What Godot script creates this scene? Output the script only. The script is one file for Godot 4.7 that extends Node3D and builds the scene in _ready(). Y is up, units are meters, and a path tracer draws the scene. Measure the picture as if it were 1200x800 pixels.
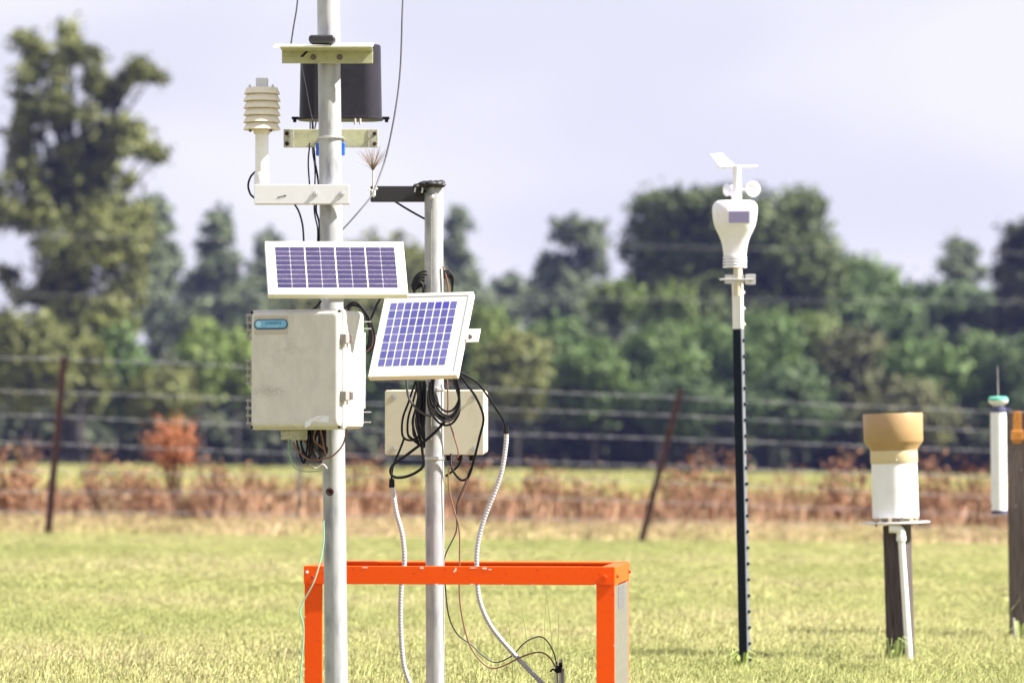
extends Node3D
# A field weather station: two galvanised poles with instruments, an orange angle-iron frame, a sensor on a
# studded steel post, a rain gauge on a wooden post, a wire fence with dead weeds and a line of trees.

const CAM_H := 0.72
const FPX := 4500.0          # focal length in pixels of the 1200-pixel-wide photograph (135 mm lens)
const PITCH := 0.028881      # atan(130 / 4500)
const SLOPE := 0.0117        # the field falls gently to the right

var M := {}
var used := {}
var rng := RandomNumberGenerator.new()


# ------------------------------------------------------------------ mesh builder
class MB:
	var v := PackedVector3Array()
	var n := PackedVector3Array()
	var c := PackedColorArray()
	var col := Color.WHITE
	var tinted := false
	var o := Vector3.ZERO          # origin that is taken off every point

	func tri3(a: Vector3, b: Vector3, d: Vector3, na: Vector3, nb: Vector3, nd: Vector3) -> void:
		var g := (b - a).cross(d - a)
		if g.dot(na + nb + nd) > 0.0:
			v.append(a - o); v.append(d - o); v.append(b - o)
			n.append(na); n.append(nd); n.append(nb)
		else:
			v.append(a - o); v.append(b - o); v.append(d - o)
			n.append(na); n.append(nb); n.append(nd)
		if tinted:
			c.append(col); c.append(col); c.append(col)

	func tri(a: Vector3, b: Vector3, d: Vector3, out: Vector3) -> void:
		var g := (b - a).cross(d - a)
		if g.length_squared() < 1e-18:
			return
		g = g.normalized()
		if g.dot(out) < 0.0:
			g = -g
		tri3(a, b, d, g, g, g)

	func quad(a: Vector3, b: Vector3, d: Vector3, e: Vector3, out: Vector3) -> void:
		tri(a, b, d, out)
		tri(a, d, e, out)

	# chamfered box
	func box(at: Vector3, size: Vector3, b := 0.0, basis := Basis()) -> void:
		var h := size * 0.5
		b = minf(b, minf(h.x, minf(h.y, h.z)) * 0.95)
		var q := func(sx: float, sy: float, sz: float, ax: int) -> Vector3:
			var p := Vector3(sx * (h.x - b), sy * (h.y - b), sz * (h.z - b))
			p[ax] = [sx, sy, sz][ax] * h[ax]
			return at + basis * p
		for ax in 3:
			for s in [-1.0, 1.0]:
				var f := []
				for uv in [[-1.0, -1.0], [1.0, -1.0], [1.0, 1.0], [-1.0, 1.0]]:
					var sg := [0.0, 0.0, 0.0]
					sg[ax] = s; sg[(ax + 1) % 3] = uv[0]; sg[(ax + 2) % 3] = uv[1]
					f.append(q.call(sg[0], sg[1], sg[2], ax))
				var out := Vector3.ZERO
				out[ax] = s
				quad(f[0], f[1], f[2], f[3], basis * out)
		if b <= 0.0:
			return
		for ax in 3:           # edges run along ax
			var u := (ax + 1) % 3
			var w := (ax + 2) % 3
			for su in [-1.0, 1.0]:
				for sw in [-1.0, 1.0]:
					var g := []
					for pick in [[-1.0, u], [1.0, u], [1.0, w], [-1.0, w]]:
						var sg := [0.0, 0.0, 0.0]
						sg[ax] = pick[0]; sg[u] = su; sg[w] = sw
						g.append(q.call(sg[0], sg[1], sg[2], pick[1]))
					var out := Vector3.ZERO
					out[u] = su; out[w] = sw
					quad(g[0], g[1], g[2], g[3], basis * out)
		for sx in [-1.0, 1.0]:
			for sy in [-1.0, 1.0]:
				for sz in [-1.0, 1.0]:
					tri(q.call(sx, sy, sz, 0), q.call(sx, sy, sz, 1), q.call(sx, sy, sz, 2), basis * Vector3(sx, sy, sz))

	# smooth grid of points, rows x cols; cols may close on themselves
	func grid(rows: Array, closed: bool, out_from = null) -> void:
		var nr := rows.size()
		var nc: int = rows[0].size()
		var nn := []
		for i in nr:
			var line := PackedVector3Array()
			for j in nc:
				var a: Vector3 = rows[mini(i + 1, nr - 1)][j] - rows[maxi(i - 1, 0)][j]
				var j1 := (j + 1) % nc if closed else mini(j + 1, nc - 1)
				var j0 := (j - 1 + nc) % nc if closed else maxi(j - 1, 0)
				var b: Vector3 = rows[i][j1] - rows[i][j0]
				var g := b.cross(a)
				var cen := Vector3.ZERO
				if closed:
					for p in rows[i]:
						cen += p
					cen /= nc
				elif out_from != null:
					cen = out_from
				g = g.normalized() if g.length_squared() > 1e-20 else Vector3.UP
				if g.dot(rows[i][j] - cen) < 0.0:
					g = -g
				line.append(g)
			nn.append(line)
		for i in nr - 1:
			for j in (nc if closed else nc - 1):
				var k := (j + 1) % nc
				tri3(rows[i][j], rows[i][k], rows[i + 1][k], nn[i][j], nn[i][k], nn[i + 1][k])
				tri3(rows[i][j], rows[i + 1][k], rows[i + 1][j], nn[i][j], nn[i + 1][k], nn[i + 1][j])

	# body of revolution round the y axis of basis; profile of (radius, height)
	func lathe(at: Vector3, prof: Array, seg := 24, basis := Basis()) -> void:
		var m := prof.size()
		var sn := []
		for i in m - 1:
			var d: Vector2 = prof[i + 1] - prof[i]
			sn.append(Vector2(d.y, -d.x).normalized())
		var flip := 1.0
		var area := 0.0
		for i in m - 1:
			area += prof[i].x * prof[i + 1].y - prof[i + 1].x * prof[i].y
		if area < 0.0:
			flip = -1.0
		for i in m - 1:
			var a: Vector2 = prof[i]
			var b: Vector2 = prof[i + 1]
			var na: Vector2 = sn[i]
			var nb: Vector2 = sn[i]
			if i > 0 and sn[i - 1].dot(sn[i]) > 0.75:
				na = (sn[i - 1] + sn[i]).normalized()
			if i < m - 2 and sn[i + 1].dot(sn[i]) > 0.75:
				nb = (sn[i + 1] + sn[i]).normalized()
			na *= flip; nb *= flip
			for j in seg:
				var t0 := TAU * j / seg
				var t1 := TAU * (j + 1) / seg
				var d0 := Vector3(cos(t0), 0, sin(t0))
				var d1 := Vector3(cos(t1), 0, sin(t1))
				var p := [d0 * a.x + Vector3.UP * a.y, d1 * a.x + Vector3.UP * a.y, d1 * b.x + Vector3.UP * b.y, d0 * b.x + Vector3.UP * b.y]
				var q := [d0 * na.x + Vector3.UP * na.y, d1 * na.x + Vector3.UP * na.y, d1 * nb.x + Vector3.UP * nb.y, d0 * nb.x + Vector3.UP * nb.y]
				for k in 4:
					p[k] = at + basis * p[k]
					q[k] = basis * q[k]
				if a.x > 1e-6:
					tri3(p[0], p[1], p[2], q[0], q[1], q[2])
				if b.x > 1e-6:
					tri3(p[0], p[2], p[3], q[0], q[2], q[3])

	func tube(pts: PackedVector3Array, r0: float, r1: float, sides := 8, capped := true) -> void:
		var m := pts.size()
		if m < 2:
			return
		var side := Vector3.ZERO
		var ring_p := []
		var ring_n := []
		for i in m:
			var t := (pts[mini(i + 1, m - 1)] - pts[maxi(i - 1, 0)]).normalized()
			if side == Vector3.ZERO:
				side = t.cross(Vector3.UP if absf(t.y) < 0.9 else Vector3.RIGHT).normalized()
			side = (side - t * side.dot(t)).normalized()
			var up := side.cross(t)
			var r := lerpf(r0, r1, float(i) / (m - 1))
			var lp := PackedVector3Array()
			var ln := PackedVector3Array()
			for j in sides:
				var d := side * cos(TAU * j / sides) + up * sin(TAU * j / sides)
				lp.append(pts[i] + d * r)
				ln.append(d)
			ring_p.append(lp)
			ring_n.append(ln)
		for i in m - 1:
			for j in sides:
				var k := (j + 1) % sides
				tri3(ring_p[i][j], ring_p[i][k], ring_p[i + 1][k], ring_n[i][j], ring_n[i][k], ring_n[i + 1][k])
				tri3(ring_p[i][j], ring_p[i + 1][k], ring_p[i + 1][j], ring_n[i][j], ring_n[i + 1][k], ring_n[i + 1][j])
		if capped:
			for j in range(1, sides - 1):
				tri(ring_p[0][0], ring_p[0][j], ring_p[0][j + 1], pts[0] - pts[1])
				tri(ring_p[m - 1][0], ring_p[m - 1][j], ring_p[m - 1][j + 1], pts[m - 1] - pts[m - 2])

	# convex outline in xy pushed along z from -depth/2 to depth/2, front and back edges chamfered by b
	func prism(at: Vector3, poly: Array, depth: float, b := 0.0, basis := Basis()) -> void:
		var m := poly.size()
		var cen := Vector2.ZERO
		for p in poly:
			cen += p
		cen /= m
		var inner := []
		for i in m:
			var e0: Vector2 = (poly[i] - poly[(i - 1 + m) % m]).normalized()
			var e1: Vector2 = (poly[(i + 1) % m] - poly[i]).normalized()
			var o0 := Vector2(e0.y, -e0.x)
			var o1 := Vector2(e1.y, -e1.x)
			if o0.dot(poly[i] - cen) < 0.0:
				o0 = -o0
			if o1.dot(poly[i] - cen) < 0.0:
				o1 = -o1
			var bis := (o0 + o1).normalized()
			inner.append(poly[i] - bis * b / maxf(0.4, bis.dot(o0)))
		var w := func(p: Vector2, z: float) -> Vector3:
			return at + basis * Vector3(p.x, p.y, z)
		var h := depth * 0.5
		for s in [-1.0, 1.0]:
			for i in range(1, m - 1):
				tri(w.call(inner[0], s * h), w.call(inner[i], s * h), w.call(inner[i + 1], s * h), basis * Vector3(0, 0, s))
		for i in m:
			var k := (i + 1) % m
			var mid: Vector2 = (poly[i] + poly[k]) * 0.5 - cen
			var out := basis * Vector3(mid.x, mid.y, 0)
			quad(w.call(poly[i], -h + b), w.call(poly[k], -h + b), w.call(poly[k], h - b), w.call(poly[i], h - b), out)
			if b > 0.0:
				for s in [-1.0, 1.0]:
					quad(w.call(poly[i], s * (h - b)), w.call(poly[k], s * (h - b)), w.call(inner[k], s * h), w.call(inner[i], s * h), out.normalized() + basis * Vector3(0, 0, s))

	func mesh() -> ArrayMesh:
		var a := []
		a.resize(Mesh.ARRAY_MAX)
		a[Mesh.ARRAY_VERTEX] = v
		a[Mesh.ARRAY_NORMAL] = n
		if tinted:
			a[Mesh.ARRAY_COLOR] = c
		var m := ArrayMesh.new()
		m.add_surface_from_arrays(Mesh.PRIMITIVE_TRIANGLES, a)
		return m


# ------------------------------------------------------------------ helpers
func P(px: float, py: float, z: float) -> Vector3:      # the point at depth z seen at that pixel of the photograph
	var d := Basis(Vector3.RIGHT, PITCH) * Vector3((px - 600.0) / FPX, (400.0 - py) / FPX, -1.0)
	return Vector3(0, CAM_H, 0) + d * (z / -d.z)

func PX(n: float, z: float) -> float:                   # n pixels of the photograph, in metres, at depth z
	return n * z / FPX

func gy(x: float) -> float:
	return -SLOPE * x

func foot(px: float, z: float) -> Vector3:
	var p := P(px, 530.0, z)
	return Vector3(p.x, gy(p.x), -z)

func lin(r: float, g: float, b: float) -> Color:
	return Color(r, g, b).linear_to_srgb()

func numbered(called: String) -> String:
	var k: int = used.get(called, 0)
	used[called] = k + 1
	return called if k == 0 else "%s_%03d" % [called, k]

func tag(o: Node3D, label: String, category := "", group := "", kind := "") -> Node3D:
	if label: o.set_meta("label", label)
	if category: o.set_meta("category", category)
	if group: o.set_meta("group", group)
	if kind: o.set_meta("kind", kind)
	return o

func thing(called: String, label: String, category: String, at := Vector3.ZERO, basis := Basis(), group := "") -> Node3D:
	var o := Node3D.new()
	o.name = numbered(called)
	add_child(o)
	o.transform = Transform3D(basis, at)
	tag(o, label, category, group)
	return o

func part(called: String, mb, mat: Material, parent: Node3D) -> MeshInstance3D:
	var o := MeshInstance3D.new()
	o.name = called
	o.mesh = mb.mesh() if mb is MB else mb
	o.material_override = mat
	parent.add_child(o, true)
	return o

func solo(called: String, mb: MB, mat: Material, label: String, category: String, at := Vector3.ZERO, group := "", kind := "") -> MeshInstance3D:
	var o := MeshInstance3D.new()
	o.name = numbered(called)
	o.mesh = mb.mesh()
	o.material_override = mat
	add_child(o)
	o.position = at
	tag(o, label, category, group, kind)
	return o

func smooth(pts: Array, steps := 6) -> PackedVector3Array:
	var out := PackedVector3Array()
	var m := pts.size()
	for i in m - 1:
		var p0: Vector3 = pts[maxi(i - 1, 0)]
		var p1: Vector3 = pts[i]
		var p2: Vector3 = pts[i + 1]
		var p3: Vector3 = pts[mini(i + 2, m - 1)]
		for k in steps:
			out.append(p1.cubic_interpolate(p2, p0, p3, float(k) / steps))
	out.append(pts[m - 1])
	return out

func pix(list: Array, z: float, z2 := -1.0) -> Array:   # [[px, py], ...] or [px, py, z]
	var out := []
	for i in list.size():
		var q = list[i]
		var zz: float = q[2] if q.size() > 2 else (z if z2 < 0.0 else lerpf(z, z2, float(i) / (list.size() - 1)))
		out.append(P(q[0], q[1], zz))
	return out

func wire(pts: Array, r: float, at: Vector3, sides := 8) -> MB:
	var b := MB.new()
	b.o = at
	b.tube(smooth(pts), r, r, sides)
	return b

func ribbed(pts: Array, r: float, at: Vector3) -> MB:   # flexible metal conduit
	var b := MB.new()
	b.o = at
	var s := smooth(pts, 8)
	var total := 0.0
	for i in s.size() - 1:
		total += s[i].distance_to(s[i + 1])
	var step := 0.0021
	var rows := []
	var seg := 0
	var along := 0.0
	var side := Vector3.ZERO
	for k in int(total / step):
		var want := k * step
		while seg < s.size() - 2 and along + s[seg].distance_to(s[seg + 1]) < want:
			along += s[seg].distance_to(s[seg + 1])
			seg += 1
		var t := (s[seg + 1] - s[seg]).normalized()
		var p := s[seg] + t * (want - along)
		if side == Vector3.ZERO:
			side = t.cross(Vector3.FORWARD).normalized()
		side = (side - t * side.dot(t)).normalized()
		var up := side.cross(t)
		var rr: float = r * [0.8, 0.97, 1.0, 0.9][k % 4]
		var ring := PackedVector3Array()
		for j in 10:
			ring.append(p + (side * cos(TAU * j / 10.0) + up * sin(TAU * j / 10.0)) * rr)
		rows.append(ring)
	b.grid(rows, true)
	return b

func rrect(w: float, h: float, r: float, k := 4) -> Array:
	var out := []
	for q in 4:
		var cx: float = (w * 0.5 - r) * [1, -1, -1, 1][q]
		var cy: float = (h * 0.5 - r) * [1, 1, -1, -1][q]
		for i in k + 1:
			var a := PI * 0.5 * (q + float(i) / k)
			out.append(Vector2(cx + r * cos(a), cy + r * sin(a)))
	return out

func noise(seed_: int, freq: float, type := FastNoiseLite.TYPE_SIMPLEX_SMOOTH, oct := 4) -> FastNoiseLite:
	var f := FastNoiseLite.new()
	f.seed = seed_
	f.frequency = freq
	f.noise_type = type
	f.fractal_octaves = oct
	return f

func ramp_tex(f: FastNoiseLite, stops: Array, size := 512) -> NoiseTexture2D:   # stops: [offset, Color sRGB]
	var t := NoiseTexture2D.new()
	t.width = size; t.height = size
	t.seamless = true
	t.noise = f
	var g := Gradient.new()
	var offs := PackedFloat32Array()
	var cols := PackedColorArray()
	for s in stops:
		offs.append(s[0]); cols.append(s[1])
	g.offsets = offs
	g.colors = cols
	t.color_ramp = g
	return t

func mat(color: Color, rough := 0.6, metal := 0.0, tex: Texture2D = null, scale := 1.0, world := false) -> StandardMaterial3D:
	var m := StandardMaterial3D.new()
	m.albedo_color = color
	m.roughness = rough
	m.metallic = metal
	if tex:
		m.albedo_texture = tex
		m.uv1_triplanar = true
		m.uv1_world_triplanar = world
		m.uv1_scale = Vector3.ONE * scale
	return m

func relief(m: StandardMaterial3D, f: FastNoiseLite, cm: float, size := 512) -> void:
	var t := NoiseTexture2D.new()
	t.width = size; t.height = size
	t.seamless = true
	t.noise = f
	m.heightmap_enabled = true
	m.heightmap_texture = t
	m.heightmap_scale = cm

func grey(a: float, b: float) -> Array:
	return [[0.0, Color(a, a, a)], [1.0, Color(b, b, b)]]


func make_materials() -> void:
	var spangle := noise(3, 0.03, FastNoiseLite.TYPE_CELLULAR, 2)
	M.galv = mat(lin(0.47, 0.475, 0.50), 0.45, 0.1, ramp_tex(noise(3, 0.012), [[0.0, Color(0.62, 0.63, 0.66)], [0.35, Color(0.88, 0.88, 0.89)], [0.6, Color(0.98, 0.98, 0.97)], [1.0, Color(1, 1, 1)]]), 3.0)
	M.galv.uv1_scale = Vector3(5.0, 1.1, 5.0)
	M.galv.albedo_color = lin(0.41, 0.42, 0.45)
	relief(M.galv, spangle, 0.02)
	M.bracket = mat(lin(0.46, 0.455, 0.33), 0.5, 0.3, ramp_tex(noise(8, 0.02), [[0.0, Color(0.86, 0.85, 0.86)], [0.45, Color(0.96, 0.97, 0.92)], [1.0, Color(1, 1, 0.96)]]), 3.0)
	M.bracket_grey = mat(lin(0.45, 0.45, 0.40), 0.5, 0.3, ramp_tex(noise(9, 0.02), [[0.0, Color(0.66, 0.64, 0.66)], [0.5, Color(0.95, 0.95, 0.90)], [1.0, Color(1, 1, 0.95)]]), 9.0)
	M.alu = mat(lin(0.64, 0.64, 0.67), 0.45, 0.1, ramp_tex(noise(12, 0.01), grey(0.97, 1.0)), 3.0)
	M.white = mat(lin(0.80, 0.80, 0.83), 0.45, 0.0, ramp_tex(noise(13, 0.008), [[0.0, Color(0.975, 0.97, 0.965)], [0.5, Color(1, 1, 1)], [1.0, Color(1, 1, 1)]]), 3.0)
	M.cream = mat(lin(0.74, 0.68, 0.575), 0.5, 0.0, ramp_tex(noise(14, 0.02), [[0.0, Color(0.97, 0.96, 0.94)], [0.6, Color(1, 1, 1)], [1.0, Color(1, 1, 1)]]), 3.0)
	M.pvc = mat(lin(0.80, 0.78, 0.76), 0.4)
	M.fibre = mat(lin(0.61, 0.60, 0.585), 0.45, 0.0, worn_lid(), 3.2)
	M.fibre.roughness = 0.5
	relief(M.fibre, noise(22, 0.05), 0.012)
	M.beige = mat(lin(0.62, 0.60, 0.48), 0.5, 0.0, ramp_tex(noise(23, 0.01), [[0.0, Color(0.96, 0.955, 0.945)], [0.5, Color(1, 1, 1)], [1.0, Color(1, 1, 1)]]), 3.0)
	M.black = mat(lin(0.006, 0.006, 0.009), 0.5)
	M.black.metallic_specular = 0.3
	M.grey_cable = mat(lin(0.045, 0.045, 0.055), 0.45)
	M.brown_cable = mat(lin(0.19, 0.085, 0.06), 0.5)
	M.pale_cable = mat(lin(0.42, 0.38, 0.37), 0.5)
	M.green_cable = mat(lin(0.22, 0.42, 0.30), 0.5)
	M.housing = mat(lin(0.030, 0.028, 0.040), 0.4, 0.0, ramp_tex(noise(25, 0.01), grey(0.85, 1.0)), 4.0)
	M.housing.metallic_specular = 0.3
	M.tape = mat(lin(0.013, 0.012, 0.016), 0.55)
	relief(M.tape, noise(26, 0.03), 0.2)
	M.blue = mat(lin(0.02, 0.14, 0.75), 0.4)
	M.conduit = mat(lin(0.46, 0.46, 0.50), 0.45, 0.2)
	M.latch = mat(lin(0.30, 0.275, 0.265), 0.45, 0.2)
	M.steel = mat(lin(0.55, 0.55, 0.56), 0.35, 0.7)
	M.dark_steel = mat(lin(0.16, 0.13, 0.13), 0.5, 0.4)
	M.rust = mat(lin(0.048, 0.014, 0.015), 0.9, 0.0, ramp_tex(noise(28, 0.03), [[0.0, Color(0.6, 0.5, 0.5)], [1.0, Color(1.0, 0.95, 0.9)]]), 8.0)
	M.orange = mat(lin(0.88, 0.092, 0.004), 0.42, 0.0, ramp_tex(noise(29, 0.03, FastNoiseLite.TYPE_SIMPLEX_SMOOTH, 5), [[0.0, Color(0.80, 0.76, 0.78)], [0.18, Color(0.95, 0.93, 0.93)], [0.24, Color(1, 1, 1)], [1.0, Color(1, 1, 1)]]), 4.0)
	M.orange.metallic_specular = 0.25
	M.chip = mat(lin(0.72, 0.68, 0.62), 0.7)
	M.orange_dark = mat(lin(0.45, 0.035, 0.006), 0.6)
	M.plate = mat(lin(0.19, 0.185, 0.155), 0.6, 0.1, ramp_tex(noise(31, 0.01), grey(0.82, 1.0)), 6.0)
	M.stain = mat(lin(0.12, 0.115, 0.12), 0.7)
	M.cell1 = mat(lin(0.078, 0.060, 0.15), 0.18, 0.0, ramp_tex(noise(33, 0.03, FastNoiseLite.TYPE_CELLULAR, 2), [[0.0, Color(0.80, 0.77, 0.88)], [1.0, Color(1, 1, 1)]]), 8.0, true)
	M.cell2 = mat(lin(0.14, 0.14, 0.40), 0.18, 0.0, ramp_tex(noise(34, 0.03, FastNoiseLite.TYPE_CELLULAR, 2), [[0.0, Color(0.80, 0.78, 0.9)], [1.0, Color(1, 1, 1)]]), 18.0, true)
	M.cell3 = mat(lin(0.065, 0.06, 0.33), 0.18)
	M.cells1 = []
	M.cells2 = []
	for k in 6:
		var f := 0.82 + 0.07 * k
		var a: StandardMaterial3D = M.cell1.duplicate()
		a.albedo_color = lin(0.056 * f, 0.046 * f, 0.112 * (0.5 + 0.5 * f))
		M.cells1.append(a)
		a = M.cell2.duplicate()
		a.albedo_color = lin(0.125 * f, 0.128 * f, 0.34 * (0.6 + 0.4 * f))
		M.cells2.append(a)
	M.backsheet = mat(lin(0.80, 0.80, 0.82), 0.25)
	M.frame_white = mat(lin(0.78, 0.76, 0.72), 0.45, 0.1)
	M.logo_plate = mat(lin(0.46, 0.42, 0.36), 0.6)
	M.logo_blue = mat(lin(0.16, 0.42, 0.66), 0.4)
	M.logo_rim = mat(lin(0.03, 0.07, 0.20), 0.4)
	M.logo_ink = mat(lin(0.035, 0.16, 0.38), 0.5)
	M.logo_pale = mat(lin(0.35, 0.62, 0.85), 0.5)
	M.sticker = mat(lin(0.72, 0.74, 0.80), 0.5)
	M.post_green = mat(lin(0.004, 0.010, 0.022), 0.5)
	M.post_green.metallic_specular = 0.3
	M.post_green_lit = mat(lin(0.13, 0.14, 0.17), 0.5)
	M.post_white = mat(lin(0.80, 0.80, 0.80), 0.5)
	M.sensor = mat(lin(0.81, 0.80, 0.86), 0.4)
	M.window = mat(lin(0.24, 0.22, 0.40), 0.15)
	M.tan_tube = mat(lin(0.58, 0.52, 0.40), 0.5)
	M.brass = mat(lin(0.41, 0.272, 0.135), 0.45, 0.1, ramp_tex(noise(41, 0.01), [[0.0, Color(0.96, 0.95, 0.93)], [1.0, Color(1, 1, 1)]]), 3.0)
	M.brass_pale = mat(lin(0.62, 0.51, 0.33), 0.5, 0.1)
	M.wood_dark = wood(lin(0.085, 0.066, 0.068), 51)
	M.wood_grey = wood(lin(0.105, 0.082, 0.074), 52)
	M.yellow = mat(lin(0.40, 0.155, 0.015), 0.6, 0.0, ramp_tex(noise(53, 0.02), [[0.0, Color(0.55, 0.5, 0.45)], [0.5, Color(1, 1, 1)], [1.0, Color(1, 1, 1)]]), 14.0)
	M.navy_cap = mat(lin(0.06, 0.065, 0.14), 0.5)
	M.aqua = mat(lin(0.12, 0.48, 0.36), 0.45)
	M.fence_wire = mat(lin(0.32, 0.32, 0.35), 0.5, 0.2)
	M.bark = mat(lin(0.045, 0.038, 0.036), 0.9, 0.0, ramp_tex(noise(61, 0.03), grey(0.6, 1.0)), 0.8)
	M.bristle = mat(lin(0.32, 0.25, 0.20), 0.6)
	M.overhead = mat(lin(0.40, 0.40, 0.41), 0.6)
	M.leaf = leafy(0.62)
	M.grass = leafy(0.55)
	M.weed = leafy(0.4)

func worn_lid() -> ImageTexture:            # grime, smudges and scratches of old fibreglass
	var w := 640
	var img := Image.create(w, w, false, Image.FORMAT_RGB8)
	var f := noise(211, 0.012, FastNoiseLite.TYPE_SIMPLEX_SMOOTH, 5)
	var g := noise(212, 0.09, FastNoiseLite.TYPE_SIMPLEX_SMOOTH, 3)
	for y in w:
		for x in w:
			var k := 0.97 + f.get_noise_2d(x, y * 0.5) * 0.05 + g.get_noise_2d(x, y) * 0.035
			var lx := fposmod(x / float(w) + 0.5, 1.0) - 0.5           # the lid spans -0.41 .. 0.41 across
			var ly := 1.0 - y / float(w)
			var d := Vector2((lx + 0.22) / 0.2, (ly - 0.32) / 0.055).length()
			var sm := clampf(1.0 - d, 0.0, 1.0) * clampf(0.5 + g.get_noise_2d(x * 0.6 + 90.0, y) * 1.6, 0.0, 1.0)
			var d2 := Vector2((lx + 0.05) / 0.28, (ly - 0.66) / 0.16).length()
			sm += 0.35 * clampf(1.0 - d2, 0.0, 1.0) * clampf(0.3 + f.get_noise_2d(x + 300.0, y) * 2.0, 0.0, 1.0)
			k -= sm * 0.22
			img.set_pixel(x, y, Color(k, k * 0.995, k * 0.985).clamp())
	var r2 := RandomNumberGenerator.new()
	r2.seed = 5
	for i in 90:
		var p := Vector2(r2.randf() * w, r2.randf() * w)
		var a := r2.randf_range(-0.9, 0.9)
		var bend := r2.randf_range(-0.03, 0.03)
		var up := 1.06 if r2.randf() < 0.6 else 0.9
		for s in int(r2.randf_range(8, 60)):
			p += Vector2(cos(a), sin(a))
			a += bend
			var q := Vector2i(posmod(int(p.x), w), posmod(int(p.y), w))
			var c := img.get_pixel(q.x, q.y) * up
			img.set_pixel(q.x, q.y, Color(c.r, c.g, c.b).clamp())
	return ImageTexture.create_from_image(img)

func wood(color: Color, seed_: int) -> StandardMaterial3D:
	var m := mat(color, 0.85, 0.0, ramp_tex(noise(seed_, 0.02, FastNoiseLite.TYPE_SIMPLEX_SMOOTH, 5), [[0.0, Color(0.50, 0.48, 0.5)], [0.45, Color(0.9, 0.88, 0.88)], [1.0, Color(1.0, 1.0, 1.0)]]), 1.0)
	m.uv1_scale = Vector3(9.0, 0.55, 9.0)
	relief(m, noise(seed_ + 5, 0.03), 0.12)
	return m

func leafy(back: float) -> StandardMaterial3D:
	var m := StandardMaterial3D.new()
	m.vertex_color_use_as_albedo = true
	m.roughness = 0.7
	m.cull_mode = BaseMaterial3D.CULL_DISABLED
	m.backlight_enabled = true
	m.backlight = Color(back, back, back)
	return m


# ------------------------------------------------------------------ the scene
func _ready() -> void:
	rng.seed = 20240611
	make_camera_and_light()
	make_materials()
	ground()
	trees()
	fence()
	weeds_and_grass()
	main_pole()
	second_pole()
	orange_frame()
	sensor_post()
	rain_gauge()
	right_post()
	wires_everywhere()


func make_camera_and_light() -> void:
	var cam := Camera3D.new()
	cam.name = "camera"
	add_child(cam)
	cam.position = Vector3(0, CAM_H, 0)
	cam.rotation.x = PITCH
	cam.fov = rad_to_deg(2.0 * atan(12.0 / 135.0))
	cam.near = 0.1
	cam.far = 1500.0
	var at := CameraAttributesPhysical.new()
	at.frustum_focal_length = 135.0
	at.frustum_focus_distance = 10.7
	at.frustum_near = 0.1
	at.frustum_far = 1500.0
	at.exposure_aperture = 4.4
	cam.attributes = at
	cam.current = true

	var sun := DirectionalLight3D.new()
	sun.name = "sun"
	add_child(sun)
	var to_sun := Vector3(0.696, 0.70, 0.13).normalized()
	sun.look_at_from_position(to_sun * 10.0, Vector3.ZERO, Vector3.UP)
	sun.light_energy = 1.6
	sun.light_color = Color(1.0, 0.975, 0.925)
	sun.light_angular_distance = 0.5
	sun.shadow_enabled = true

	var w := 1024
	var h := 512
	var img := Image.create(w, h, false, Image.FORMAT_RGBF)
	var f := noise(77, 1.6, FastNoiseLite.TYPE_SIMPLEX_SMOOTH, 5)
	for y in h:
		var el := (0.5 - (y + 0.5) / h) * PI
		for x in w:
			var az := ((x + 0.5) / w - 0.5) * TAU
			var d := Vector3(sin(az) * cos(el), sin(el), -cos(az) * cos(el))
			var k := f.get_noise_3d(d.x * 4.0 + 0.7, d.y * 11.0, d.z * 4.0)
			var cl := clampf(0.5 + k * 1.7, 0.0, 1.0)
			var low := 1.0 - clampf(el / 0.5, 0.0, 1.0)
			var base := Vector3(0.238, 0.243, 0.284).lerp(Vector3(0.256, 0.257, 0.300), low)
			var white := Vector3(0.302, 0.300, 0.322)
			var q := base.lerp(white, cl * 0.85)
			if el < 0.0:
				q = Vector3(0.2, 0.2, 0.17)
			img.set_pixel(x, y, Color(q.x, q.y, q.z))
	var sky := Sky.new()
	var pm := PanoramaSkyMaterial.new()
	pm.panorama = ImageTexture.create_from_image(img)
	pm.energy_multiplier = 1.0
	sky.sky_material = pm
	var e := Environment.new()
	e.background_mode = Environment.BG_SKY
	e.sky = sky
	e.tonemap_mode = Environment.TONE_MAPPER_LINEAR
	e.tonemap_exposure = 3.2
	e.fog_enabled = true
	e.fog_density = 0.00022
	e.fog_light_color = Color(0.62, 0.64, 1.0)
	e.sdfgi_enabled = true
	e.ssao_enabled = true
	e.ssil_enabled = true
	var we := WorldEnvironment.new()
	we.name = "world_environment"
	we.environment = e
	add_child(we)


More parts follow.
